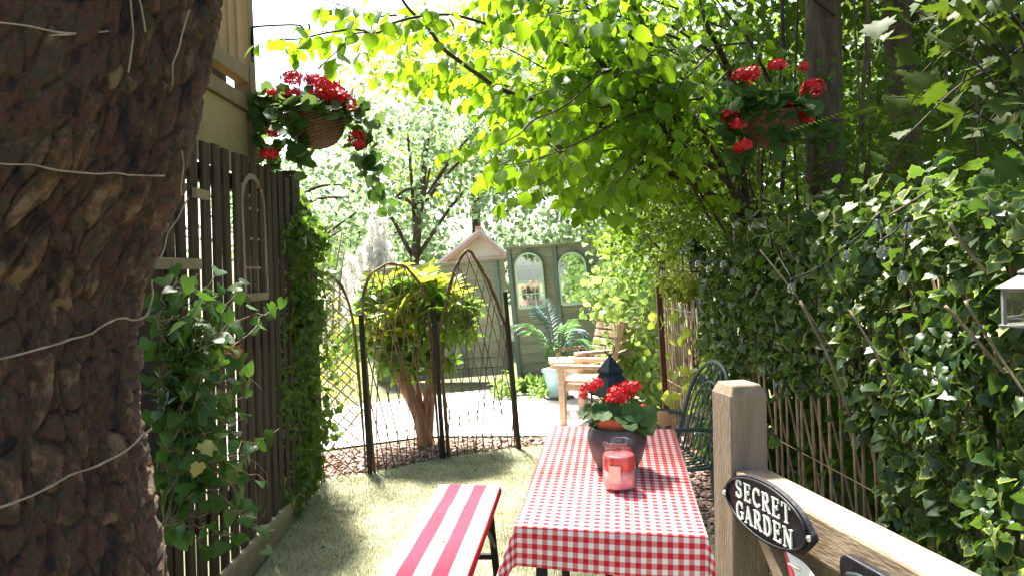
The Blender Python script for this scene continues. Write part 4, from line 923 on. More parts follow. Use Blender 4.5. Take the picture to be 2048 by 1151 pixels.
# ================================================================== HANGING BASKETS
def basket(c, R, label, flist, fdep, trail, nleaf, leafmats, spread):
    """c = centre of the rim"""
    c = np.asarray(c, float); t = thing('hanging_basket', tuple(c - A(0, 0, R * 1.08)), label, 'hanging basket', 'hanging baskets of red geraniums')
    n, mrow = 64, 22; V = []
    for i in range(mrow):
        z = -R * 1.08 * (1 - i / (mrow - 1)); r = R * (1 - (-z / (R * 1.08)) ** 2.3) ** .5 if i else R * .1
        r = max(r, R * .30 * min(1, i / 2 + .3))
        for k in range(n):
            a = 2 * math.pi * k / n; wv = .0045 * math.sin(a * 16) * (1 if i % 2 else -1); V.append(c + A((r + wv) * math.cos(a), (r + wv) * math.sin(a), z))
    F = [(i * n + k, i * n + (k + 1) % n, (i + 1) * n + (k + 1) % n, (i + 1) * n + k) for i in range(mrow - 1) for k in range(n)] + [tuple(range(n))[::-1]]
    MB().add(V, F, False).build('basket', 'wicker', t)
    MB().tube([c + A(R * 1.01 * math.cos(a), R * 1.01 * math.sin(a), .003 * math.sin(9 * a)) for a in np.linspace(0, 6.283, 40)], .009, 6, False).build('rim', 'wicker', t)
    so_ = MB().lathe([(0, -.03), (R * .95, -.03)], c, 20).build('compost', 'soil', t)
    pos, dr, nr, sz = [], [], [], []
    for k in range(nleaf):
        a = rng.random() * 6.283; q = rng.random(); r = R * (1.35 * q ** .55); z = .02 + .13 * (1 - q ** 1.4) * rng.random() - max(0, q - .75) * .25
        pos.append(c + A(r * math.cos(a), r * math.sin(a), z)); o = A(math.cos(a), math.sin(a), 0); dr.append(o + rng.normal(size=3) * .5 + A(0, 0, -.3)); nr.append(o * .55 + A(0, -.35, .8) + rng.normal(size=3) * .35); sz.append(.062 + .04 * rng.random())
    stems_ = MB()
    for path in trail:
        P = curve([c + A(0, 0, .01)] + [at(x, y, fdep + dz) for x, y, dz in path], 16); stems_.tube(P, .0022, 4)
        for i in range(4, 16):
            for _ in range(spread):
                pos.append(P[i] + rng.normal(size=3) * .032); dr.append(rng.normal(size=3) + A(0, -.2, -.6)); nr.append(A(0, -.8, .5) + rng.normal(size=3) * .45); sz.append(.055 + .032 * rng.random())
    fr = frames(pos, dr, nr, sz); pick = rng.random(len(fr)) < .62
    leaves(t, fr[pick], T_GER, 'geranium_leaf', leafmats[0], 180); leaves(t, fr[~pick], T_GER, 'geranium_leaf', leafmats[1], 110)
    for k, (fx, fy, rp) in enumerate(flist):
        p = at(fx, fy, fdep - .10 - .05 * math.sin(k * 1.7)); flower(t, p, 1.25 * rp / FPX * fdep, k)
        stems_.tube(curve([c + (p - c) * .3, (c + p) / 2 + A(0, 0, .02), p], 5), .002, 4)
    stems_.build('stem', 'geranium', t)
    return t
def chain(par, a, b_, n, mat='black_metal'):
    s = MB(); a = np.asarray(a); b_ = np.asarray(b_); d = unit(b_ - a); L = np.linalg.norm(b_ - a) / n; p1 = unit(np.cross(d, A(.3, 1, .2))); p2 = np.cross(d, p1)
    for i in range(n):
        o = a + d * L * (i + .5); q = p1 if i % 2 else p2
        s.tube([o + d * L * .62 * math.cos(t) + q * L * .28 * math.sin(t) for t in np.linspace(0, 6.283, 9)], .0016, 4, False)
    return s.build('chain', mat, par)
BD = 4.42
hook = at(612, 62, BD); postp = A(DX + .027, 4.47, 0)
brk = thing('basket_bracket', (DX + .03, 4.47, hook[2] - .1), 'black iron bracket holding the flower basket on the deck post', 'bracket')
h0 = hook[2] + .035
MB().tube(curve([(DX + .032, 4.47, h0 - .17), (DX + .032, 4.47, h0 - .02), (DX + .036, 4.47, h0), (DX + .1, 4.465, h0 + .006), (hook[0] - .06, hook[1], h0 + .003), (hook[0] - .02, hook[1], h0 - .018), (hook[0], hook[1], hook[2] - .005), (hook[0] + .022, hook[1], hook[2] + .012), (hook[0] + .018, hook[1], hook[2] + .04)], 44), .0065, 6).build('arm', 'black_metal', brk)
MB().box((DX + .0255, 4.455, h0 - .2), (DX + .031, 4.485, h0 - .05)).build('wall_plate', 'black_metal', brk)
lb = at(631, 234, BD)
b1 = basket(lb, .178, 'wicker basket of red geraniums hung from the deck post bracket',
       [(583, 157, 16), (653, 170, 19), (668, 192, 20), (642, 196, 18), (692, 205, 17), (588, 192, 15), (608, 238, 17), (624, 160, 13), (547, 264, 12), (537, 310, 14), (712, 276, 14), (718, 290, 10), (545, 186, 9), (632, 166, 12)], BD,
       [[(680, 200, 0), (730, 230, -.05), (742, 290, 0), (756, 350, 0), (768, 400, .02)], [(700, 205, .05), (735, 250, .05), (722, 300, 0), (760, 330, .02)], [(560, 210, 0), (525, 230, -.04), (520, 280, 0), (540, 330, 0)], [(570, 205, .05), (540, 215, .05), (548, 270, 0), (556, 330, .0)], [(600, 250, -.17), (597, 285, -.14), (600, 330, -.1)], [(560, 200, .1), (530, 195, 0), (515, 215, 0)]],
       150, ('geranium', 'geranium_pale'), 3)
for a in (.6, 2.6, 4.7): chain(b1, hook - A(0, 0, .012), lb + A(.176 * math.cos(a), .176 * math.sin(a), .0), 30)
RD = 4.0
rb = at(1545, 232, RD)
b2 = basket(rb, .165, 'wicker basket of red geraniums hanging in shade before the tall trunk',
       [(1487, 152, 16), (1503, 150, 15), (1553, 132, 14), (1607, 134, 9), (1626, 178, 17), (1622, 168, 10), (1558, 205, 17), (1568, 214, 13), (1621, 222, 15), (1614, 236, 12), (1460, 232, 14), (1478, 250, 14), (1488, 292, 13), (1478, 297, 10), (1516, 262, 9)], RD,
       [[(1480, 200, -.05), (1455, 250, 0), (1475, 300, 0), (1490, 330, 0)], [(1600, 210, 0), (1640, 240, 0), (1650, 290, .03)], [(1560, 250, -.15), (1580, 290, -.12)], [(1500, 180, 0), (1460, 190, 0), (1440, 230, 0)]],
       150, ('geranium', 'geranium'), 2)
hk2 = at(1562, -40, RD + .1)
for a in (.4, 2.5, 4.6): chain(b2, hk2, rb + A(.163 * math.cos(a), .163 * math.sin(a), 0), 44)

# ================================================================== GATE IN THE FOREGROUND WITH ITS SIGN
gu = unit(A(.18, -.984, 0)); gnm = A(gu[1], -gu[0], 0); GP = A(.424, 1.494, 1.03)
G = lambda s, o, z: GP + gu * s + gnm * o + A(0, 0, z - 1.03)        # s along the rail towards the viewer, o out of its left face, z height
gate = thing('garden_gate', (GP[0], GP[1], 0), 'open pale timber gate with square post and top rail', 'gate')
s0, w0 = .088, .080
post = MB()
V = [G(-s0, 0, 0), G(0, 0, 0), G(0, -w0, 0), G(-s0, -w0, 0)]
zt = 1.178
V += [p + A(0, 0, zt) for p in V[:4]]; c_ = (V[4] + V[6]) / 2
V += [p + (c_ - p) * .22 + A(0, 0, .022) for p in V[4:8]]
post.add(V, [(3, 2, 1, 0), (0, 1, 5, 4), (1, 2, 6, 5), (2, 3, 7, 6), (3, 0, 4, 7), (4, 5, 9, 8), (5, 6, 10, 9), (6, 7, 11, 10), (7, 4, 8, 11), (8, 9, 10, 11)])
post.build('post', 'gate_post', gate, .004)
MB().fbox(G(.002, -.004, .952), gu * 1.05, -gnm * .070, A(0, 0, .078)).build('top_rail', 'gate_wood', gate, .006)
MB().fbox(G(.002, -.004, .18), gu * 1.05, -gnm * .070, A(0, 0, .078)).build('bottom_rail', 'gate_wood', gate, .006)
MB().bar(G(.06, -.052, .945), G(.75, -.052, .27), .030, .075, gnm).build('brace', 'gate_wood', gate, .003)
for k in range(9):
    MB().fbox(G(.004 + .115 * k, -.076, .06), gu * .095, -gnm * .018, A(0, 0, .93)).build('pale', 'gate_post', gate, .003)
MB().fbox(G(1.054, 0, 0), gu * .09, -gnm * .085, A(0, 0, 1.16)).build('post', 'gate_post', gate, .004)
gate.rotation_euler.y = rad(.6)

def SG(s, z, o=0.0):        # point on the sign: s, z from its centre
    c, n_ = math.cos(.035), math.sin(.035); return G(.166 + s * c - z * n_, .006 + o, .998 + s * n_ + z * c)
sign = thing('oval_sign', tuple(SG(0, 0)), 'black oval cast plaque reading SECRET GARDEN on the gate rail', 'sign')
def oval(a, b_, n=56, notch=0.0):
    out = []
    for k in range(n):
        t = 2 * math.pi * k / n; r = 1 + notch * (max(0, math.cos(t)) ** 60 + max(0, -math.cos(t)) ** 60); out.append((a * r * math.cos(t), b_ * math.sin(t)))
    return out
def plate(poly, o0, th, name, mat, par):
    n = len(poly); P = [SG(x, z, o0) for x, z in poly] + [SG(x * .985, z * .97, o0 + th) for x, z in poly]
    return MB().add(P, [tuple(range(n)), tuple(range(n, 2 * n))[::-1]] + [((i + 1) % n, i, n + i, n + (i + 1) % n) for i in range(n)]).build(name, mat, par)
plate(oval(.150, .058, 64, .07), 0, .008, 'plate', 'black_metal', sign)
MB().tube([SG(.139 * math.cos(t), .0515 * math.sin(t), .0095) for t in np.linspace(0, 6.2832, 60)], .0024, 6, False).build('border', 'black_metal', sign)
for s in (-1, 1):
    MB().tube([SG(s * .147, -.002, .007), SG(s * .147, -.002, .0115)], .0052, 8).build('screw', 'screw', sign)
# serif capitals as strokes: (x0,y0,x1,y1,width) in a 1 x 1 box, or arcs
def letter(ch):
    st = []
    v = lambda x, y0=0, y1=1, w=.17: st.append([(x, y0), (x, y1), w])
    h = lambda y, x0, x1, w=.075: st.append([(x0, y), (x1, y), w])
    def arc(cx, cy, rx, ry, a0, a1, w=.15, n=12):
        P = [(cx + rx * math.cos(rad(a0 + (a1 - a0) * i / n)), cy + ry * math.sin(rad(a0 + (a1 - a0) * i / n))) for i in range(n + 1)]; st.append(P + [w])
    ser = lambda x, y, w=.34: h(y, x - w / 2, x + w / 2, .06)
    if ch == 'E': v(.22); h(.965, .05, .78); h(.035, .05, .80); h(.52, .22, .62); v(.77, .76, 1, .06); v(.79, 0, .24, .06); v(.61, .40, .64, .06)
    if ch == 'T': v(.45); h(.965, .02, .88); v(.05, .74, 1, .06); v(.85, .74, 1, .06); ser(.45, .03)
    if ch == 'R': v(.2); ser(.2, .03); h(.965, .05, .5); arc(.45, .74, .27, .225, 90, -90); h(.515, .2, .47); st.append([(.45, .5), (.82, .03), .17]); ser(.85, .03, .2)
    if ch == 'D': v(.2); h(.965, .05, .42); h(.035, .05, .42); arc(.40, .5, .40, .465, 90, -90, .16)
    if ch == 'C': arc(.48, .5, .38, .465, 42, 318, .15, 18); v(.80, .68, 1, .06)
    if ch == 'G': arc(.48, .5, .38, .465, 42, 318, .15, 18); v(.78, .1, .44, .16); h(.44, .58, .92, .06); v(.80, .68, 1, .06)
    if ch == 'S': arc(.44, .73, .27, .235, 30, 262, .14); arc(.44, .265, .29, .235, 95, -150, .14); v(.73, .74, 1, .06); v(.13, 0, .26, .06)
    if ch == 'A': st.append([(.45, 1), (.12, .03), .075]); st.append([(.43, 1), (.78, .03), .17]); h(.34, .25, .66, .06); ser(.12, .03, .26); ser(.8, .03, .3)
    if ch == 'N': v(.15, 0, 1, .08); st.append([(.14, 1), (.78, .02), .17]); v(.80, 0, 1, .08); ser(.15, .03, .28); ser(.8, .97, .28); ser(.12, .97, .22)
    return st
def word(txt, x0, x1, z0, hgt):
    step = (x1 - x0) / len(txt)
    for i, ch in enumerate(txt):
        b_ = MB()
        for q, s_ in enumerate(letter(ch)):
            w = s_[-1] * hgt * .85; P = np.array([(x0 + step * (i + .09 + .90 * p[0]), z0 + hgt * p[1]) for p in s_[:-1]]); T = unit(np.gradient(P, axis=0)); Nn = np.column_stack([-T[:, 1], T[:, 0]]) * w / 2
            Lp, Rp = P + Nn, P - Nn; n = len(P); o1 = .0105 + .00012 * q
            V = [SG(*p, .0078) for p in Lp] + [SG(*p, .0078) for p in Rp] + [SG(*p, o1) for p in Lp] + [SG(*p, o1) for p in Rp]
            F = []
            for k in range(n - 1):
                F += [(2 * n + k, 2 * n + k + 1, 3 * n + k + 1, 3 * n + k), (k, 2 * n + k, 2 * n + k + 1, k + 1)[::-1], (n + k, n + k + 1, 3 * n + k + 1, 3 * n + k)[::-1]]
            F += [(0, n, 3 * n, 2 * n), (n - 1, 2 * n - 1, 4 * n - 1, 3 * n - 1)]
            b_.add(V, F)
        b_.build('letter', 'letter', sign)
word('SECRET', -.103, .098, .004, .034); word('GARDEN', -.103, .100, -.038, .034)
# second black plate farther along the rail
pl2 = thing('latch_plate', tuple(G(.46, .004, .99)), 'black cast iron plate fixed along the gate rail past the oval sign', 'plate')
poly = [(.385, .985), (.388, 1.0), (.40, 1.008), (.44, 1.0085), (.50, 1.010), (.56, 1.008), (.60, 1.0), (.605, .98), (.60, .96), (.40, .958), (.388, .966)]
n = len(poly); P = [G(s, -.003, z) for s, z in poly] + [G(s, .012, z) for s, z in poly]
MB().add(P, [tuple(range(n)), tuple(range(n, 2 * n))[::-1]] + [((i + 1) % n, i, n + i, n + (i + 1) % n) for i in range(n)]).build('plate', 'black_metal', pl2, .003)
MB().tube(curve([G(.41, .014, .982), G(.45, .017, .992), G(.52, .016, .984), G(.58, .014, .988)], 20), .004, 6).build('raised_bar', 'lantern_metal', pl2)
# bunting pennant
fl = thing('bunting_pennant', tuple(G(.29, .012, .9)), 'red and white cloth pennant hanging below the oval sign', 'bunting')
fa, fb_, fc = (.228, .960), (.372, .946), (.315, .80)
def tri(a, b_, c, o, nm, mt):
    P = []
    for i in range(9):
        for j in range(9 - i):
            p = (A(*a) * (8 - i - j) + A(*b_) * i + A(*c) * j) / 8; P.append(G(p[0], o + .004 * math.sin(p[0] * 60), p[1]))
    idx = {}; k = 0
    for i in range(9):
        for j in range(9 - i): idx[i, j] = k; k += 1
    F = []
    for i in range(8):
        for j in range(8 - i):
            F.append((idx[i, j], idx[i + 1, j], idx[i, j + 1]))
            if j < 7 - i: F.append((idx[i + 1, j], idx[i + 1, j + 1], idx[i, j + 1]))
    MB().add(P, F, True).build(nm, mt, fl)
tri((.246, .956), (.356, .944), (.312, .83), .0135, 'panel', 'flag_white')
MB().add([G(.228, .014, .960), G(.247, .014, .958), G(.312, .014, .830), G(.315, .014, .79)], [(0, 1, 2, 3)]).build('edge', 'flag_red', fl)
MB().add([G(.372, .014, .946), G(.355, .014, .946), G(.312, .014, .830), G(.315, .014, .79)], [(0, 3, 2, 1)]).build('edge', 'flag_red', fl)
MB().tube([G(.252, .017, .937), G(.29, .018, .940)], .0018, 4).build('straw', 'dead_stem', fl)

# ================================================================== RIGHT BOUNDARY: WILLOW FENCE, IVY
xw = lambda y: 1.63 - (np.asarray(y) - 1.6) * .058
def screen(name, label, y0, y1, H, nrods, mat, nrm=-.01, slantmax=.35):
    t = thing(name, (float(xw((y0 + y1) / 2)), (y0 + y1) / 2, 0), label, 'trellis')
    for k in range(nrods):
        yy = y0 + (y1 - y0) * (k + rng.uniform(-.25, .25)) / (nrods - 1)
        b_ = rng.normal() * .02
        MB().tube([(xw(yy) - .012 + .01 * rng.normal(), yy, .01), (xw(yy) - .015 + b_ * .3, yy + b_, H * .5), (xw(yy) - .012, yy + b_ * 1.6 + .03, H + .08 * rng.normal())], .0062 + .002 * rng.random(), 5).build('rod', mat, t)
    k = 0
    yy = y0 - H * .45
    while yy < y1:
        a, b_ = max(y0, yy), min(y1, yy + H * .45)
        if b_ - a > .1:
            za, zb = H * (a - yy) / (H * .45), H * (b_ - yy) / (H * .45)
            MB().tube([(xw(a) + .006, a, za + .02), (xw(b_) + .006, b_, zb)], .005 + .0015 * rng.random(), 5).build('cross_rod', mat, t)
        yy += (y1 - y0) / nrods * 1.7
    for z in (.45, H * .72, H * .8): MB().tube([(xw(y0) - .02, y0, z), (xw(y1) - .02, y1, z)], .003, 4).build('tie_rod', mat, t)
    return t
screen('willow_screen', 'rusty brown willow rod screen ending at the dark red stake', 5.15, 6.45, 1.5, 15, 'willow_pale')
screen('willow_screen', 'tan willow rod screen under the variegated ivy behind the gate post', 1.9, 5.05, 1.55, 34, 'willow_pale')
rs0 = A(*onz(1336, 880)[:2], -.02); rd = proj(rs0)[2]
tag(MB().bar(rs0, at(1316, 558, rd), .045, .045, (0, 1, 0)).build('stake', 'rust_stake', None, .003), 'dark red stake at the far end of the willow rod screen', 'stake')

ivy = thing('ivy', (float(xw(3.2)), 3.2, 0), 'variegated ivy with yellow edged leaves covering the willow screen', 'ivy')
N = 9000
yy = 1.35 + 3.95 * rng.random(N) ** 1.1; topz = 1.56 + .10 * (vnoise(np.column_stack([yy * 2.2, yy * 0, yy * 0]), 5) - .3) - .08 * (yy > 4.6)
z = .03 + (topz - .03) * rng.random(N) ** .85
bul = .05 + .13 * vnoise(np.column_stack([yy * 3.2, z * 3.2, z * 0]), 7)
win = ((yy > 3.02) & (yy < 4.45) & (z > .06 + .06 * np.sin(yy * 5)) & (z < .80 - .04 * np.sin(yy * 7) - .12 * (yy < 3.3))) & (rng.random(N) < .975)
keep = ~win; yy, z, bul = yy[keep], z[keep], bul[keep]; n = len(yy)
pos = np.column_stack([xw(yy) - bul * rng.random(n) ** .6, yy, z])
fr = frames(pos, rng.normal(size=(n, 3)) * .8 + A(-.35, -.1, -.75), rng.normal(size=(n, 3)) * .75 + A(-1, -.25, .6), .033 + .038 * rng.random(n) ** 1.6)
fr[:, :3, 1] *= (.75 + .4 * rng.random(n))[:, None]; fr[:, :3, 2] *= (.5 + 2.2 * rng.random(n))[:, None]
pick = rng.random(n) < .6
leaves(ivy, fr[pick], T_IVY, 'ivy_leaf', 'ivy_var', 200); leaves(ivy, fr[~pick], T_IVYH, 'ivy_leaf_plainer', 'ivy_dark', 100)
# top of the ivy, tumbling back over the screen
N = 1800; yy = rng.uniform(1.35, 5.2, N); pos = np.column_stack([xw(yy) + rng.uniform(-.1, .38, N), yy, 1.60 + .1 * rng.normal(size=N)])
tag(bulk(frames(pos, rng.normal(size=(N, 3)) + A(-.4, 0, -.3), rng.normal(size=(N, 3)) * .5 + A(-.5, -.2, .9), .04 + .035 * rng.random(N)), T_IVY, 'ivy_top', 'ivy_var', ivy), None, None, kind='stuff')
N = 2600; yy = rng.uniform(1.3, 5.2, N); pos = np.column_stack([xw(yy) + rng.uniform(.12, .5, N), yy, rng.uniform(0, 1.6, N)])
tag(bulk(frames(pos, rdir(N), rng.normal(size=(N, 3)) * .5 + A(-1, 0, .3), .07 + .05 * rng.random(N)), T_IVYH, 'light_block_foliage', 'shade_leaf', ivy), None, None, kind='stuff')  # dark leaf layer added behind the ivy to block light
for pts in ([(1900, 445, 2.35), (1935, 500, 2.32), (1975, 545, 2.3)], [(1890, 610, 2.3), (1945, 670, 2.25), (2010, 745, 2.2)], [(1930, 600, 2.3), (1985, 690, 2.25), (2060, 800, 2.15)], [(1700, 620, 2.9), (1760, 720, 2.8), (1800, 800, 2.75)], [(1600, 600, 3.2), (1660, 720, 3.1), (1700, 830, 3.05)], [(1520, 500, 3.9), (1600, 600, 3.6), (1680, 720, 3.3)], [(1780, 430, 2.8), (1830, 400, 2.8), (1860, 380, 2.8)], [(1960, 350, 2.6), (1985, 420, 2.5), (2020, 480, 2.4)]):
    P = curve([at(*p) for p in pts], 14); MB().tube(P, .006 - .0015 * rng.random(), 5).build('stem', 'bark_pale', ivy)

# lime bush lolling over the far screen, and the climber in the sun by the green fence
lime = thing('lime_bush', (1.42, 6.0, 0), 'lime tipped feathery bush spilling over the top of the willow screen', 'bush')
M = np.vstack([frustum(1500, (1330, 1440), (468, 585), (5.3, 6.1), .045, .5, clumps=60, spread=.035), frustum(900, (1310, 1480), (430, 540), (5.4, 6.6), .05, .5, clumps=50, spread=.06)])
low = M[:, 2, 3] < 1.5
leaves(lime, M[~low], T_LANCE, 'lance_leaf', 'hedge_leaf', 60); 
q = [curve([at(1318 + 2 * 0, 505, 5.7), at(1325, 550, 5.65), at(1345, 585, 5.6), at(1375, 588, 5.55), at(1400, 560, 5.5)], 60)]
P = q[0][rng.integers(0, 60, 700)] + rng.normal(size=(700, 3)) * .028
leaves(lime, np.vstack([M[low], frames(P, rdir(700, (0, 0, -.6)), rdir(700, (0, 0, .8)), .035 + .02 * rng.random(700))]), T_LANCE, 'lance_leaf_lime', 'lime', 60, rest='lime_foliage')
st_ = MB()
for k in range(8): st_.tube(curve([A(1.44 + .05 * rng.normal(), 5.9 + .2 * rng.normal(), .0), A(1.45, 5.95 + .15 * rng.normal(), 1.0), at(1350 + 90 * rng.random(), 480 + 60 * rng.random(), 5.8)], 8), .007, 5)
st_.build('stem', 'bark', lime)
clm = thing('climber', (1.5, 7.6, 0), 'sunlit broad leaved climber between the green fence and willow screen', 'climber')
M = np.vstack([frustum(1500, (1228, 1330), (545, 860), (6.7, 8.2), .085, .4, (-.5, -.7, 0), 90, .09), frustum(500, (1180, 1290), (560, 640), (7.8, 9.0), .075, .4, (-.5, -.6, 0), 40, .08), frustum(450, (1200, 1320), (470, 560), (7.5, 9.2), .075, .4, (-.3, -.5, 0), 40, .09)])
M = M[M[:, 2, 3] > .03]
leaves(clm, M, T_HAZEL, 'climber_leaf', 'climber', 220)
st_ = MB()
for k in range(9): st_.tube(curve([A(1.45 + .1 * rng.normal(), 7.6 + .3 * rng.normal(), 0), A(1.4, 7.6 + .2 * rng.normal(), .8), at(1240 + 80 * rng.random(), 500 + 160 * rng.random(), 7.7)], 8), .008, 5)
st_.build('stem', 'bark_pale', clm)
# spring leaves on the low part of the screen
ys = thing('young_creeper', (1.35, 5.4, 0), 'young yellow green creeper at the foot of the rod screen', 'creeper')
M = np.vstack([frustum(130, (1330, 1480), (600, 800), (5.0, 5.6), .07, .4, (-.6, -.6, 0), 22, .08), frustum(60, (1420, 1500), (640, 780), (4.6, 5.0), .06, .4, (-.6, -.6, 0), 12, .07)])
leaves(ys, M, T_HAZEL, 'creeper_leaf', 'yellow_leaf', 190)
st_ = MB()
for k in range(6): st_.tube(curve([A(1.36, 5.1 + .15 * k, 0), A(1.38, 5.15 + .12 * k, .5), at(1350 + 20 * k, 640 + 10 * k, 5.3)], 8), .0035, 4)
st_.build('stem', 'bark_pale', ys)

# festoon lights draped through the ivy
fest = thing('festoon_lights', tuple(at(1560, 520, 3.4)), 'string of clear glass bulbs draped over the ivy', 'string lights')
bulbs = [(1300, 505, 6.0, 1.7), (1325, 540, 5.5, 1), (1395, 520, 4.9, 1), (1417, 530, 4.7, 1), (1446, 520, 4.5, 1), (1470, 440, 4.3, 1), (1503, 444, 4.1, 1), (1528, 440, 4.0, .9), (1583, 565, 3.35, 1), (1692, 500, 2.95, 1), (1756, 438, 2.75, 1), (1764, 490, 2.7, 1.1), (1815, 445, 2.62, 1.1), (1806, 540, 2.6, 1.1)]
prev = None; cable = MB()
for x, y, d, s in bulbs:
    p = at(x, y, d - .05); r = .018 * s
    bb = MB().lathe([(r * .38, 0), (r * .5, -r * .3), (r * .95, -r * 1.1), (r, -r * 1.6), (r * .85, -r * 2.2), (r * .4, -r * 2.6), (0, -r * 2.68)], p, 14).build('bulb', 'bulb_glass', fest)
    MB().lathe([(0, r * 1.0), (r * .42, r * 1.0), (r * .46, 0), (0, -.001)], p, 10).build('cap', 'cable', bb)
    if prev is not None: cable.tube(curve([prev, (prev + p) / 2 + A(0, 0, -.03 * np.linalg.norm(p - prev)), p + A(0, 0, r)], 8), .003, 5)
    prev = p + A(0, 0, r)
cable.build('cable', 'cable', fest)
lantern(at(2096, 652, 2.08), .165, .20, 'plastic_grey', 'grey plastic lantern hung on the ivy screen', ring=True, glass='glass', yaw=.5, roofh=.45, holes=False)
lp = at(1388, 545, 5.2); lantern(lp, .12, .26, 'lantern_metal', 'small dark lantern hanging beneath the lime tipped bush', ring=True, yaw=.3, holes=False)

# ================================================================== HAZEL ARCHING OVER THE LAWN
hz = thing('hazel_tree', (1.95, 4.9, 0), 'spreading many stemmed hazel arching its leafy branches over the lawn', 'tree')
HP = dict(p=[], d=[], n=[], s=[]); twigs = MB()
def spray(P, spacing=.075, tl=(.14, .34), size=.072, start=.15, lp=.045):
    P = np.asarray(P); L = np.r_[0, np.cumsum(np.linalg.norm(np.diff(P, axis=0), axis=1))]; s = L[-1] * start; side = 1
    while s < L[-1]:
        i = min(np.searchsorted(L, s), len(P) - 1); T = unit(P[i] - P[i - 1]); H = unit(np.cross(T, A(0, 0, 1))); side = -side
        d = unit(T * .65 + H * side * (.5 + .5 * rng.random()) + A(0, 0, rng.uniform(-.45, .15))); ln = rng.uniform(*tl) * (1 - .35 * s / L[-1])
        q = [P[i]]
        for k in range(4): q.append(q[-1] + d * ln / 4); d = unit(d + A(0, 0, -.10) + rng.normal(size=3) * .10)
        q = np.array(q); twigs.tube(q, np.linspace(.0022, .0010, 5), 3, False)
        Hh = unit(np.cross(d, A(0, 0, 1))); k = lp * .8; sd = 1
        while k < ln:
            f = k / ln * 4; j = min(int(f), 3); p = q[j] + (q[j + 1] - q[j]) * (f - j); sd = -sd
            HP['p'].append(p); HP['d'].append(d * .55 + Hh * sd * .8 + A(0, 0, -.45 - .4 * rng.random()) + rng.normal(size=3) * .25); HP['n'].append(A(0, 0, 1) + rng.normal(size=3) * .42); HP['s'].append(size * (.6 + .6 * rng.random())); k += lp * (.7 + .6 * rng.random())
        HP['p'].append(q[-1]); HP['d'].append(d + A(0, 0, -.5)); HP['n'].append(A(0, 0, 1) + rng.normal(size=3) * .4); HP['s'].append(size * (.7 + .5 * rng.random()))
        s += spacing * (.7 + .6 * rng.random())
guided = [  # bearings and distances of the boughs one can follow in the photograph; r0 = radius at the start
    ([(1290, 330, 4.4), (1190, 240, 4.2), (1080, 205, 4.0), (1000, 178, 3.8), (961, 153, 3.7), (918, 122, 3.6), (886, 97, 3.5), (858, 59, 3.45), (833, 34, 3.4), (805, 0, 3.4), (780, -60, 3.4)], .016),
    ([(1160, 100, 4.0), (1090, 78, 3.8), (1000, 56, 3.6), (949, 41, 3.5), (902, 30, 3.4), (840, 33, 3.3), (786, 47, 3.25), (755, 66, 3.2), (708, 59, 3.2), (649, 67, 3.2), (600, 78, 3.2), (560, 80, 3.25)], .009),
    ([(833, 37, 3.4), (780, 31, 3.4), (749, 34, 3.4), (699, 16, 3.4), (650, 0, 3.4)], .005),
    ([(740, 66, 3.2), (708, 69, 3.2), (680, 97, 3.15), (636, 138, 3.1)], .004),
    ([(1330, 260, 4.2), (1240, 170, 4.0), (1186, 106, 3.7), (1155, 78, 3.6), (1121, 44, 3.5), (1096, 19, 3.45), (1058, 0, 3.4), (1000, -60, 3.4)], .018),
    ([(1330, 150, 3.9), (1287, 97, 3.8), (1240, 59, 3.7), (1199, 47, 3.6), (1149, 28, 3.5), (1080, 0, 3.4)], .008),
    ([(1500, 470, 4.9), (1449, 344, 4.6), (1427, 300, 4.5), (1399, 256, 4.4), (1371, 203, 4.3), (1343, 166, 4.2), (1324, 131, 4.15), (1305, 97, 4.1), (1287, 50, 4.0), (1262, 0, 4.0), (1235, -70, 4.0)], .022),
    ([(1500, 470, 4.9), (1470, 200, 4.6), (1458, 147, 4.5), (1440, 103, 4.4), (1418, 62, 4.3), (1405, 19, 4.3), (1390, -60, 4.3)], .026),
    ([(1560, 200, 4.6), (1493, 72, 4.3), (1468, 44, 4.2), (1433, 0, 4.1), (1390, -60, 4.1)], .009),
    ([(1460, 480, 4.8), (1380, 353, 4.5), (1349, 291, 4.4), (1324, 244, 4.3), (1305, 200, 4.2), (1280, 140, 4.1), (1250, 90, 4.0)], .010),
    ([(1420, 440, 4.6), (1365, 338, 4.3), (1324, 294, 4.2), (1277, 250, 4.1), (1240, 225, 4.0), (1190, 205, 3.9)], .010),
    ([(1258, 228, 3.9), (1233, 209, 3.8), (1205, 216, 3.7), (1174, 206, 3.6), (1130, 195, 3.5)], .007),
    ([(1330, 400, 4.8), (1240, 370, 4.6), (1155, 331, 4.4), (1133, 309, 4.3), (1111, 284, 4.2), (1080, 255, 4.1), (1030, 240, 4.0), (980, 250, 3.9)], .014),
    ([(1370, 190, 4.1), (1336, 172, 3.9), (1286, 153, 3.7), (1240, 137, 3.6), (1199, 150, 3.5), (1174, 175, 3.4), (1124, 216, 3.3), (1067, 241, 3.2), (1042, 266, 3.2), (1000, 290, 3.2)], .007),
    ([(1090, 400, 4.4), (1050, 350, 4.2), (1030, 320, 4.1), (1000, 330, 4.0), (960, 345, 4.0)], .008),
]
def stem_to(p0, r):   # a stem that carries a bough, from the stool up to the bough's start
    b_ = A(1.95 + .18 * rng.normal(), 5.0 + .25 * rng.normal(), 0); m = at(1500 + 30 * rng.random(), 440 + 40 * rng.random(), 5.0)
    c = curve([b_, (b_ + m) / 2 + A(.08, .03, 0), m, (m + p0) / 2 + A(.05, .03, .06), p0], 24); MB().tube(c, np.linspace(r * 1.5, r, 24), 7).build('stem', 'bark', hz)
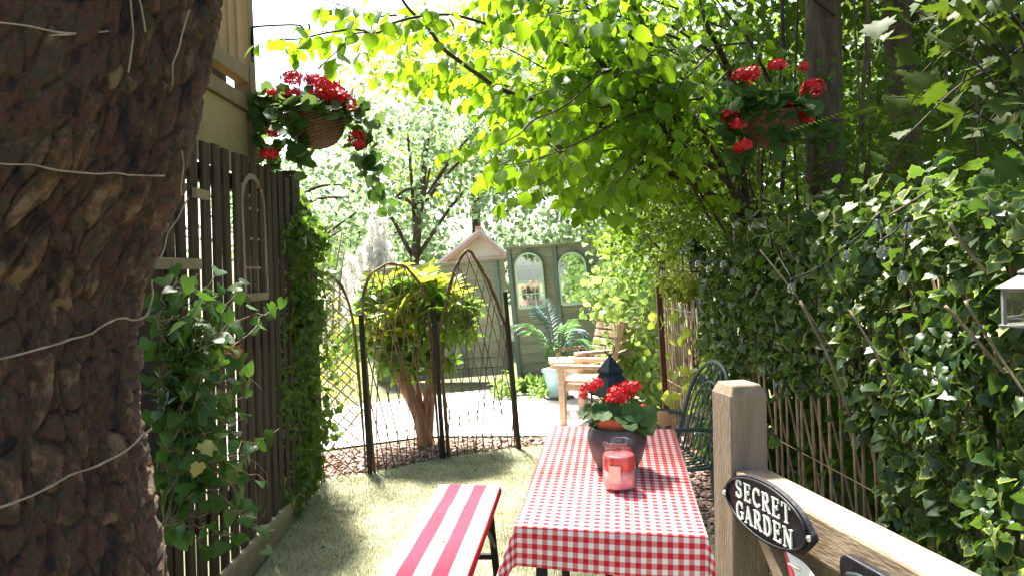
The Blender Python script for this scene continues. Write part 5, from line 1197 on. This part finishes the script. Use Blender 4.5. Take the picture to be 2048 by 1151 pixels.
for pts, r0 in guided:
    P = curve([at(*p) for p in pts], 46); n = len(P)
    MB().tube(P, np.linspace(r0, max(.0022, r0 * .35), n), 7).build('branch', 'twig', hz)
    spray(P, .075 if r0 < .012 else .085, (.14, .34), .074, .12 if r0 < .02 else .3)
for pts, r0 in guided:
    if r0 >= .012: stem_to(at(*pts[0]), r0)
for k in range(34):      # further boughs filling the crown
    sx, sy, sd = rng.uniform(1280, 1520), rng.uniform(60, 380), rng.uniform(4.2, 5.2)
    ex_ = rng.uniform(900, 1330); lo = np.interp(ex_, [900, 1000, 1150, 1330], [250, 390, 420, 430]); ey_ = rng.uniform(-120, lo); ed = sd - rng.uniform(.3, 1.4)
    P = curve([at(sx, sy, sd), at((sx * .6 + ex_ * .4), (sy * .6 + ey_ * .4) - 25, sd * .6 + ed * .4), at(ex_ * .7 + sx * .3, ey_ * .8 + sy * .2 - 22, sd * .3 + ed * .7), at(ex_, ey_, ed)], 26)
    MB().tube(P, np.linspace(.008, .002, 26), 5).build('branch', 'twig', hz); spray(P, .085, (.14, .36), .076, .25, .05)
for k in range(3):      # unseen boughs overhead, added to dapple the light on the lawn
    s = A(rng.uniform(.8, 2.2), rng.uniform(3.2, 6.0), rng.uniform(2.9, 3.6)); e = A(rng.uniform(-1.4, .5), rng.uniform(2.6, 5.2), rng.uniform(3.3, 4.3))
    P = curve([s, s * .6 + e * .4 + A(0, 0, .25), s * .25 + e * .75 + A(0, 0, .2), e], 24); MB().tube(P, np.linspace(.012, .003, 24), 5).build('branch', 'twig', hz); spray(P, .12, (.2, .45), .082, .2, .06)
for k in range(26):      # lower and farther boughs in the sun
    sx, sy, sd = rng.uniform(1180, 1400), rng.uniform(180, 430), rng.uniform(5.0, 6.2)
    ex_ = rng.uniform(790, 1180); lo = np.interp(ex_, [790, 900, 1000, 1180], [210, 330, 430, 455]); ey_ = rng.uniform(20, lo); ed = sd - rng.uniform(-.3, .9)
    P = curve([at(sx, sy, sd), at(sx * .6 + ex_ * .4, sy * .6 + ey_ * .4 - 30, sd), at(ex_ * .7 + sx * .3, ey_ * .8 + sy * .2 - 25, ed), at(ex_, ey_, ed)], 26)
    MB().tube(P, np.linspace(.009, .002, 26), 5).build('branch', 'twig', hz); spray(P, .085, (.18, .42), .085, .3, .05)
for k in range(26):      # bare upright rods of the stool
    b_ = A(1.8 + .35 * rng.random(), 4.5 + 1.0 * rng.random(), 0); a = at(rng.uniform(1240, 1500), rng.uniform(-80, 140), rng.uniform(4.4, 5.3)); m = at(1480 + 60 * rng.random(), rng.uniform(380, 470), 4.9)
    c = curve([b_, m * .5 + b_ * .5 + A(.1, 0, 0), m, (m + a) / 2 + A(.1, 0, .06), a], 26); r = .004 + .009 * rng.random() ** 2; MB().tube(c, np.linspace(r, r * .5, 26), 5).build('rod', 'bark_pale' if k % 3 else 'bark', hz)
twigs.build('twigs', 'twig', hz)['kind'] = 'stuff'
fr = frames(np.array(HP['p']), np.array(HP['d']), np.array(HP['n']), np.array(HP['s'])); n = len(fr)
fr[:, :3, 1] *= (.72 + .42 * rng.random(n))[:, None]; fr[:, :3, 2] *= rng.uniform(-.4, 2.6, n)[:, None]
Q_ = fr[:, :3, 3] - CC; dd_ = Q_ @ CF; x_ = 1024 + FPX * (Q_ @ CR) / dd_; y_ = 575 - FPX * (Q_ @ CU) / dd_
fr = fr[~((x_ > 1425) & (x_ < 1665) & (y_ > 105) & (y_ < 320) & (dd_ < RD + .25)) & ~((x_ > 505) & (x_ < 740) & (y_ > 135) & (y_ < 330) & (dd_ < BD + .2))]
leaves(hz, fr, T_HAZEL, 'hazel_leaf', 'hazel', 300)
leaves(hz, cloud((1.75, 5.0, 4.35), (1.15, 1.5, .6), 700, 50, .2, .12), T_HAZEL, 'hazel_leaf', 'hazel', 0, rest='shading_crown')  # unseen crown added above the boughs to shade ivy and gate

# evergreen hedge behind the hazel rods
hd = thing('hedge', (2.0, 6.4, 0), 'dense small leaved evergreen hedge behind the hazel rods', 'hedge')
M = np.vstack([frustum(5200, (1180, 1520), (250, 480), (5.6, 7.4), .042, .5, clumps=170, spread=.10), frustum(2400, (1240, 1560), (60, 300), (5.6, 7.6), .05, .5, clumps=90, spread=.12),
               frustum(900, (1220, 1320), (430, 560), (6.4, 8.0), .045, .5, clumps=40, spread=.1),
               frustum(3600, (1270, 1520), (250, 480), (4.45, 5.5), .036, .6, clumps=150, spread=.08), frustum(1500, (1300, 1520), (120, 300), (4.6, 5.6), .04, .6, clumps=80, spread=.1)])
leaves(hd, M, T_OVAL, 'hedge_leaf', 'hedge_leaf', 0)
st_ = MB()
for k in range(12): st_.tube(curve([A(1.75 + .5 * rng.random(), 6.0 + 1.2 * rng.random(), 0), A(1.8, 6.3, 1.0) + rng.normal(size=3) * .15, at(rng.uniform(1220, 1500), rng.uniform(240, 420), 6.4)], 8), .012, 5)
st_.build('stem', 'bark', hd)

# ================================================================== TREES ON THE RIGHT
def big_trunk(name, label, path, r0, r1, crown=None):
    P = curve([at(*p) if len(p) == 3 and p[2] < 50 else A(*p) for p in path], 40); base = P[0] * A(1, 1, 0)
    t = thing(name, tuple(base), label, 'tree'); n = 22; R = np.linspace(r0, r1, 40)
    b_ = MB().tube(P, R, n); Vn = np.array(b_.v); d1, d2, idv = cells(Vn * A(16, 16, 7), 4); ctr = np.repeat(P, n, 0); rr = unit(Vn[:len(ctr)] - ctr)
    Vn[:len(ctr)] += rr * (np.clip((d2 - d1) * 2, 0, 1) * .012 * (.4 + idv))[:len(ctr), None]; b_.v = [tuple(p) for p in Vn]; b_.build('trunk', 'bark', t)
    if crown is not None:
        l_ = MB()
        for k in range(5): l_.tube(curve([P[-1], P[-1] + A(rng.normal() * .5, rng.normal() * .5, .5), P[-1] + A(rng.normal() * 1.1, rng.normal() * 1.1, 1.2)], 8), np.linspace(r1 * .6, .02, 8), 6)
        l_.build('limb', 'bark', t); leaves(t, crown, T_HAZEL, 'crown_leaf', 'shade_leaf', 0, rest='crown')
    return t
g1 = at(1650, 470, 5.0); g2 = at(1812, 300, 5.8)
big_trunk('tree', 'straight dark trunk standing behind the shaded flower basket', [(g1[0], g1[1], 0.), (g1[0], g1[1], 1.6), (float(at(1648, 200, 5.0)[0]), g1[1], 2.6), (float(at(1648, 0, 5.0)[0]), g1[1], 3.4), (float(g1[0]), g1[1], 5.2)] if False else [(1655, 1030, 5.0), (1652, 470, 5.0), (1648, 200, 5.0), (1646, 0, 5.0), (1640, -500, 5.0)], .135, .10, cloud((3.1, 7.0, 5.7), (2.4, 2.6, 1.1), 6500, 190, .25, .19))  # crown is out of view, placed and thickened to shade the woodland
big_trunk('tree', 'second mossy trunk half hidden by big maple leaves', [(1818, 950, 5.8), (1810, 300, 5.8), (1800, 120, 5.8), (1790, 0, 5.8), (1780, -450, 5.8)], .115, .085, cloud((5.6, 6.6, 5.6), (2.4, 3.2, 1.2), 6500, 190, .25, .19))  # crown is out of view too, set there to keep the right side dark
for x, y0, y1, r, d in ((1745, 520, -40, .022, 4.6), (1735, 300, -40, .014, 4.2), (1560, 470, -40, .03, 5.4), (1600, 480, -60, .016, 5.2), (1880, 480, -30, .02, 4.4), (1960, 460, -30, .018, 3.6)):
    pass
und = thing('sapling', tuple(at(1745, 560, 4.6) * A(1, 1, 0)), 'slim dark saplings with fine leaves between the two trunks', 'sapling')
for x, r, d, ln in ((1745, .016, 4.6, -20), (1735, .010, 4.3, 5), (1560, .020, 5.4, 10), (1600, .012, 5.3, -12), (1880, .014, 4.4, 15), (1965, .012, 3.8, -14), (1700, .008, 4.2, 20)):
    b0 = at(x, 500, d); P = curve([A(b0[0], b0[1], 0), b0, at(x + ln, 260, d), at(x + ln * .4, 0, d), at(x + ln, -120, d)], 24); MB().tube(P, np.linspace(r, r * .6, 24), 6).build('stem', 'bark', und)
M = np.vstack([frustum(2600, (1500, 2120), (-60, 440), (4.8, 7.0), .062, .7, clumps=150, spread=.16), frustum(4200, (1480, 2200), (-80, 470), (6.6, 9.0), .12, .5, clumps=200, spread=.25), frustum(900, (1690, 1960), (150, 450), (3.8, 4.8), .05, .8, clumps=60, spread=.10)])
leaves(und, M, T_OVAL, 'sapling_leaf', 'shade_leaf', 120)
yew = thing('yew_bush', tuple(at(1760, 560, 4.4) * A(1, 1, 0)), 'dark fine needled bush spreading in front of the trunks', 'bush')
q = []
for k in range(130):
    p = at(rng.uniform(1570, 2000), rng.uniform(230, 460), rng.uniform(3.6, 4.7)); d = unit(A(rng.normal(), -.5, -.1 + .3 * rng.normal())); L = .18 + .15 * rng.random(); H = unit(np.cross(d, A(0, 0, 1)))
    for j in range(14):
        for s in (-1, 1): q.append((p + d * L * j / 14, d * .5 + H * s, A(0, 0, 1) + .2 * rng.normal(size=3), .035))
fr = frames(*[np.array([z_[i] for z_ in q]) for i in range(4)]); fr[:, :3, 1] *= .6
leaves(yew, fr, T_LANCE, 'needle', 'shade_leaf', 0)
MB().tube(curve([at(1760, 600, 4.3) * A(1, 1, 0), at(1740, 480, 4.2), at(1780, 330, 4.2)], 10), np.linspace(.03, .012, 10), 6).build('stem', 'bark', yew)
mp_ = thing('maple_branch_tree', tuple(A(2.25, 2.7, 0)), 'young maple with broad lobed leaves overhanging the ivy', 'tree')
MB().tube(curve([A(2.3, 2.75, 0), A(2.28, 2.75, 1.2), at(2090, 300, 2.75), at(2060, -150, 2.7)], 20), np.linspace(.035, .015, 20), 8).build('trunk', 'bark', mp_)
pos, dr, nr, sz = [], [], [], []
for k in range(26):
    tip = at(rng.uniform(1740, 2100), rng.uniform(-40, 330), rng.uniform(2.1, 3.0)); b0 = at(2080, tip[2] * 0 + rng.uniform(-100, 350), 2.75)
    P = curve([b0, (b0 + tip) / 2 + A(0, 0, .10), tip], 10); MB().tube(P, np.linspace(.006, .002, 10), 5).build('branch', 'twig', mp_)
    for i in range(3, 10):
        pos.append(P[i] + rng.normal(size=3) * .05); dr.append(A(-.5, -.5, -.45) + rng.normal(size=3) * .4); nr.append(A(.1, .1, 1) + rng.normal(size=3) * .55); sz.append(.055 + .045 * rng.random())
leaves(mp_, cloud((3.2, 3.2, 4.7), (1.5, 2.4, .9), 4200, 130, .2, .18), T_MAPLE, 'crown_leaf', 'shade_leaf', 0, rest='crown')  # unseen crown added to darken the ivy wall and the basket
leaves(mp_, frames(pos, dr, nr, sz), T_MAPLE, 'maple_leaf', 'maple_leaf', 182)

# ================================================================== SMALL FORKED TREE BEHIND THE TRELLIS
fb0 = onz(850, 893); fd = proj(fb0)[2]
ft = thing('small_tree', tuple(fb0), 'small forked tree with glossy leaves and yellow shoots behind the trellis', 'tree')
F_ = lambda x, y, dz=0: at(x, y, fd + dz)
for pts, r0, r1 in (([(850, 896, 0), (846, 850, 0), (830, 810, 0), (812, 775, -.02), (790, 735, -.05), (778, 700, -.05), (775, 650, 0)], .075, .035), ([(851, 880, 0), (856, 830, .02), (858, 780, .05), (866, 730, .05), (872, 690, .05)], .06, .032), ([(840, 830, 0), (838, 790, .1), (828, 740, .1), (830, 700, .1)], .03, .02), ([(858, 790, 0), (880, 745, .1), (900, 715, .1)], .028, .016), ([(800, 760, 0), (830, 715, -.1), (845, 680, -.1)], .025, .015)):
    P = curve([F_(*p) for p in pts], 18); MB().tube(P, np.linspace(r0, r1, 18), 9).build('trunk' if r0 > .07 else 'limb', 'bark_red', ft)
def whorls(n, px, py, dd, size, mat, key, parts, up):
    pos, dr, nr, sz = [], [], [], []
    for k in range(n):
        c = at(rng.uniform(*px), rng.uniform(*py), fd + rng.uniform(*dd)); ax = unit(A(rng.normal() * .5, rng.normal() * .5, up)); x = unit(np.cross(ax, A(.3, 1, .1))); y_ = np.cross(ax, x)
        for j in range(8):
            a = j * .785 + rng.random() * .3; pos.append(c); dr.append(x * math.cos(a) + y_ * math.sin(a) + ax * (.5 * up - .1)); nr.append(ax + .2 * rng.normal(size=3)); sz.append(size * (.7 + .5 * rng.random()))
    fr = frames(pos, dr, nr, sz); ctr = at(825, 645, fd); e = (fr[:, :3, 3] - ctr) / A(.53, .46, .48); fr = fr[np.linalg.norm(e, axis=1) < 1.0]
    leaves(ft, fr, T_LANCE, key, mat, parts, rest='foliage_' + mat)
whorls(190, (700, 965), (570, 750), (-.45, .35), .145, 'laurel', 'laurel_leaf', 170, .3)
whorls(110, (700, 970), (530, 615), (-.45, .4), .14, 'laurel_new', 'laurel_new_leaf', 70, .9)
whorls(40, (705, 830), (600, 690), (-.48, -.2), .13, 'laurel_new', 'laurel_new_leaf', 40, .7)

# ================================================================== IVY ON THE LEFT
li = thing('ivy', (-1.25, 2.75, 0), 'plain green ivy with long trailing shoots in front of the picket fence', 'ivy')
q = dict(p=[], d=[], n=[], s=[]); ist = MB()
roots = [(320, 760), (330, 900), (315, 640), (330, 1050)]
for k in range(58):
    rx, ry = roots[k % 4]; ex_ = rng.uniform(330, 560); ey_ = rng.uniform(520, 1120); dd = rng.uniform(2.3, 2.95) if ex_ < 440 else rng.uniform(2.6, 3.3)
    if ex_ > 440 and ey_ < 560: ey_ += 120
    P = curve([at(rx, ry, 2.4), at((rx + ex_) / 2, (ry + ey_) / 2 - 45 * rng.random(), 2.5), at(ex_, ey_, dd)], 14); P[:, 0] = np.maximum(P[:, 0], FX + .05); P[1:-1] += rng.normal(size=(12, 3)) * .012; ist.tube(P, .0016, 4)
    for i in range(2, 14):
        if rng.random() < .80:
            q['p'].append(P[i] + rng.normal(size=3) * .022); q['d'].append(A(.25, -.2, -.5) + rng.normal(size=3) * .8); q['n'].append(A(.35, -.35, .85) + rng.normal(size=3) * .65); q['s'].append(.030 + .040 * rng.random())
ist.build('stems', 'bark_pale', li)
leaves(li, frames(*[np.array(q[k]) for k in 'pdns']), T_IVYH, 'ivy_leaf_plain', 'ivy_plain', 300)
yl = frames([at(405, 885, 2.3), at(398, 925, 2.28), at(412, 890, 2.32)], [A(.6, -.3, -.6), A(-.3, -.1, -.9), A(.8, .1, -.3)], [A(.2, -.5, .8), A(.6, -.6, .3), A(-.3, -.6, .6)], [.055, .05, .04])
leaves(li, yl, T_IVY, 'ivy_leaf_yellow', 'ivy_yellow', 3, name='yellow_leaf')
leaves(li, frames([at(458, 690, 2.7), at(465, 700, 2.68)], [A(.2, -.2, -.8)] * 2, [A(.2, -.8, .4)] * 2, [.075, .06]), T_MAPLE, 'dry_leaf', 'dry_leaf', 2, name='dry_leaf')
ci = thing('ivy', (-1.38, 4.85, 0), 'thick curtain of small leaved ivy on the end of the fence', 'ivy')
N = 6500
yy = rng.uniform(4.18, 4.92, N); z = .05 + 1.95 * rng.random(N) ** .9; bul = (.02 + .22 * vnoise(np.column_stack([yy * 5, z * 4.1, z * 0]), 3) ** 1.8) * np.clip((yy - 4.15) / .3, .15, 1)
pos = np.column_stack([-1.40 + bul * rng.random(N) ** .5, yy, z - .1 * np.maximum(0, yy - 4.7)]); thin = (yy < 4.5) & (rng.random(N) < .45)
hole = vnoise(pos * A(0, 5, 4), 12) < .30
pos = pos[~thin & ~(hole & (rng.random(N) < .8))]; n = len(pos)
fr = frames(pos, rng.normal(size=(n, 3)) * .8 + A(.3, -.2, -.8), rng.normal(size=(n, 3)) * .8 + A(.8, -.5, .6), .028 + .034 * rng.random(n))
leaves(ci, fr, T_IVYH, 'ivy_leaf_small', 'ivy_small', 300)
N = 320; P = np.column_stack([rng.uniform(-1.40, -1.18, N), rng.uniform(4.6, 5.0, N), rng.uniform(.35, 1.65, N)])
tag(bulk(frames(P, rdir(N, (.3, 0, -.6)), rdir(N, (.4, -.6, .6)), .035 + .025 * rng.random(N)), T_IVYH, 'stray_shoots', 'ivy_small', ci), None, None, kind='stuff')
st_ = MB()
for k in range(14): st_.tube(curve([A(-1.38, 4.3 + .07 * k, 0), A(-1.36, 4.35 + .06 * k, .8), A(-1.37, 4.3 + .07 * k, 1.7)], 8), .006, 5)
st_.build('stem', 'bark', ci)
cp = at(607, 477, 4.55); tag(MB().fbox(cp + A(-.035, .0, -.05), A(.055, -.02, 0), A(0, .006, 0), A(.004, 0, .105)).build('plaque', 'card', None, .002), 'small blank white card fixed in the ivy curtain', 'card')

# ================================================================== PLANTS AT THE FOOT OF THE GREEN FENCE
pb = thing('bedding_plant', tuple(onz(1050, 790)), 'pale green rosette plant at the foot of the green fence', 'plant')
pos, dr, nr, sz = [], [], [], []
for k in range(26):
    a = rng.random() * 6.28; c = onz(1050 + rng.normal() * 12, 788) + A(0, 0, .01); pos.append(c); dr.append(A(math.cos(a) * .5, math.sin(a) * .5, .9)); nr.append(A(math.cos(a), math.sin(a), -.3)); sz.append(.16 + .1 * rng.random())
leaves(pb, frames(pos, dr, nr, sz), T_OVAL, 'rosette_leaf', 'climber', 26)
pb2 = thing('bedding_plant', tuple(onz(1075, 795)), 'low spreading plant beside the pale blue palm pot', 'plant')
n = 160; P = np.array([onz(rng.uniform(1060, 1102), rng.uniform(782, 800)) for _ in range(n)]) + A(0, 0, .03) + np.abs(rng.normal(size=(n, 3))) * A(0, 0, .06)
leaves(pb2, frames(P, rdir(n, (0, -.2, .1)), rdir(n, (0, -.5, 1)), .05 + .03 * rng.random(n)), T_OVAL, 'low_leaf', 'climber', 60)
pb3 = thing('bedding_plant', tuple(onz(1010, 800)), 'leafy clump by the fence seen through the pointed trellis', 'plant')
n = 120; P = np.array([onz(rng.uniform(990, 1030), rng.uniform(785, 800)) for _ in range(n)]) + np.abs(rng.normal(size=(n, 3))) * A(0, 0, .09)
leaves(pb3, frames(P, rdir(n, (0, -.2, .6)), rdir(n, (0, -.5, 1)), .08 + .05 * rng.random(n)), T_LANCE, 'clump_leaf', 'climber', 60)

# ================================================================== BEYOND THE GARDEN
def far_tree(label, x, y, h, cr, n, leaf, mat='far_leaf', trunk=True, tw=.16, cz=None, lean=0, squash=.75, group='trees beyond the garden'):
    t = thing('tree', (x, y, 0), label, 'tree', group)
    cz = cz if cz is not None else h - cr * squash
    P = curve([A(x, y, -.05), A(x + lean * .4, y, h * .35), A(x + lean, y, cz + cr * .3)], 14); MB().tube(P, np.linspace(tw, tw * .4, 14), 8).build('trunk', 'bark', t)
    l_ = MB()
    for k in range(9):
        s = P[rng.integers(5, 13)]; e = A(x + lean, y, cz) + unit(rng.normal(size=3)) * cr * A(.8, .8, .55); l_.tube(curve([s, (s + e) / 2 + A(0, 0, .15), e], 7), np.linspace(tw * .4, .02, 7), 5)
    l_.build('limb', 'bark', t)
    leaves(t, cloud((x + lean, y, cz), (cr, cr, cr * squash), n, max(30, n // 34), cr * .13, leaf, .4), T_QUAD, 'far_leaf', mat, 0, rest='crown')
    return t
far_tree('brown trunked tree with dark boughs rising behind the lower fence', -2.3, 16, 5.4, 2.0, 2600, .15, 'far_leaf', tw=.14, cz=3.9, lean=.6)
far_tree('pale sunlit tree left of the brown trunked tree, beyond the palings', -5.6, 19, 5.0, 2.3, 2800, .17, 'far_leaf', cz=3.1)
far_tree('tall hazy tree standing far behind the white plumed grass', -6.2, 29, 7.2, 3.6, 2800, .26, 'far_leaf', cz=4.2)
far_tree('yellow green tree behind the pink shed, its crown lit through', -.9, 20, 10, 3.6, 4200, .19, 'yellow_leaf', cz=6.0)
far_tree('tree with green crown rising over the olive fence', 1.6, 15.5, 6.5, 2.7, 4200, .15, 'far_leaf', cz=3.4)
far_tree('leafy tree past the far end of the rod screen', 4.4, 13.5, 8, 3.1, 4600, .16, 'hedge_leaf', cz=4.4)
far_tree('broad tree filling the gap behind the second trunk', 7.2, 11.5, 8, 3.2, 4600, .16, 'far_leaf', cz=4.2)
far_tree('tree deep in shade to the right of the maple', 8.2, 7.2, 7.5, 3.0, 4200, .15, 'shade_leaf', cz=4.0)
wt = far_tree('dense dark leaved tree added to darken the gaps behind the saplings', 6.2, 9.6, 6.5, 2.9, 3600, .18, 'shade_leaf', cz=3.4)  # dark backing tree, added to cover bright sky gaps
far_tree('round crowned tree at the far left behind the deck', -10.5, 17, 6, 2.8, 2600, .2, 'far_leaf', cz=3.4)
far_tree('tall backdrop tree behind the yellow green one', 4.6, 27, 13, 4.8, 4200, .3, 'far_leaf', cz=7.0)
fhg = thing('hedge', (0, 34, 0), 'distant hedge bank closing the view behind the trees', 'hedge')
leaves(fhg, np.vstack([cloud((-9 + 4.5 * k, 34 + rng.normal(), 1.8), (3.2, 1.8, 2.0), 1300, 50, .4, .34, .4) for k in range(7)]), T_QUAD, 'far_leaf', 'far_leaf', 0)
# white plumes catching the sun
pg = thing('plume_grass', tuple(at(765, 600, 13.5) * A(1, 1, 0)), 'tall white plumed shrub catching the sun beyond the lower fence', 'shrub')
b0 = at(765, 600, 13.5); pos, dr, nr, sz = [], [], [], []; st_ = MB()
for k, (tx, ty) in enumerate(((748, 425), (768, 445), (735, 490), (785, 520), (700, 520), (720, 510), (760, 470), (775, 500), (795, 545), (690, 545), (742, 455), (755, 500))):
    tip = at(tx, ty, 13.5 + .3 * rng.normal()); st = A(b0[0] + (tip[0] - b0[0]) * .5, b0[1], 0); P = curve([st, (st + tip) / 2 + A((tip[0] - b0[0]) * .1, 0, .1), tip], 30); st_.tube(P, .012, 5)
    for i in range(11, 30):
        for j in range(9):
            r = .12 * (1 - (i - 11) / 22) * rng.random() ** .5; a = rng.random() * 6.28; pos.append(P[i] + A(r * math.cos(a), r * math.sin(a), .04 * rng.normal())); dr.append(A(math.cos(a) * .5, math.sin(a) * .5, .9)); nr.append(rng.normal(size=3)); sz.append(.09 + .05 * rng.random())
st_.build('stem', 'dead_stem', pg)
tag(bulk(frames(pos, dr, nr, sz), T_OVAL, 'plumes', 'plume', pg), None, None, kind='stuff')
for k, (x0, y0_, x1, y1_) in enumerate(((655, 560, 664, 457), (668, 560, 684, 462), (680, 565, 688, 500))):
    a, b_ = at(x0, y0_, 11), at(x1, y1_, 11); g0 = A(a[0] - .1, a[1], 0)
    tag(MB().tube([g0, a, b_], [.022, .018, .012], 6).build('garden_cane', 'dead_stem'), 'slim pale cane standing beyond the diamond trellis', 'cane', 'canes beyond the trellis')
bs = thing('border_shrub', tuple(onz(650, 860)), 'sunlit yellow green border shrub seen through the diamond trellis', 'shrub')
M = np.vstack([frustum(700, (600, 725), (640, 800), (7.4, 8.6), .075, .5, clumps=40, spread=.12)]); leaves(bs, M[M[:, 2, 3] > .02], T_LANCE, 'border_leaf', 'yellow_leaf', 60)
st_ = MB()
for k in range(7): st_.tube(curve([onz(650, 860) + A(.1 * k - .3, .9, 0), at(630 + 14 * k, 780, 8.0), at(615 + 18 * k, 690, 8.0)], 8), .006, 4)
st_.build('stem', 'bark_pale', bs)

# ================================================================== FALLEN BITS
def fallen(pts, label, grp, mat, tm=T_IVYH):
    for p, s in pts:
        me = shared_mesh('fallen_' + mat, tm, mat); o = bpy.data.objects.new('fallen_leaf', me); col.objects.link(o)
        a = rng.random() * 6.28; o.matrix_basis = Matrix(frames([p], [A(math.cos(a), math.sin(a), .05)], [A(.15 * rng.normal(), .15 * rng.normal(), 1)], [s])[0].tolist()); tag(o, label, 'leaf', grp)
fallen([(BQ(.005, -.06, .006), .028), (BQ(.02, -.09, .006), .015), (BQ(.03, .06, .006), .012), (BQ(-.06, .25, .006), .010), (BQ(.08, -.2, .006), .010)], 'small dry leaf scrap lying on the striped cushion', 'leaf scraps on the cushion', 'dry_leaf')
fallen([(onz(x, y) + A(0, 0, .02), s) for x, y, s in ((950, 945, .035), (982, 915, .03), (780, 935, .05), (680, 960, .03), (830, 1010, .02), (720, 1080, .025), (650, 1100, .025), (900, 930, .02), (1010, 985, .02))], 'fallen leaf lying on the pale lawn', 'leaves fallen on the lawn', 'shade_leaf')
fallen([(TQ(.05, -.38, .006), .010), (TQ(.06, -.42, .006), .010), (TQ(-.12, .1, .006), .009), (TQ(.12, -.1, .006), .009), (TQ(-.02, -.25, .006), .008)], 'tiny leaf scrap lying on the checked tablecloth', 'leaf scraps on the tablecloth', 'dry_leaf')
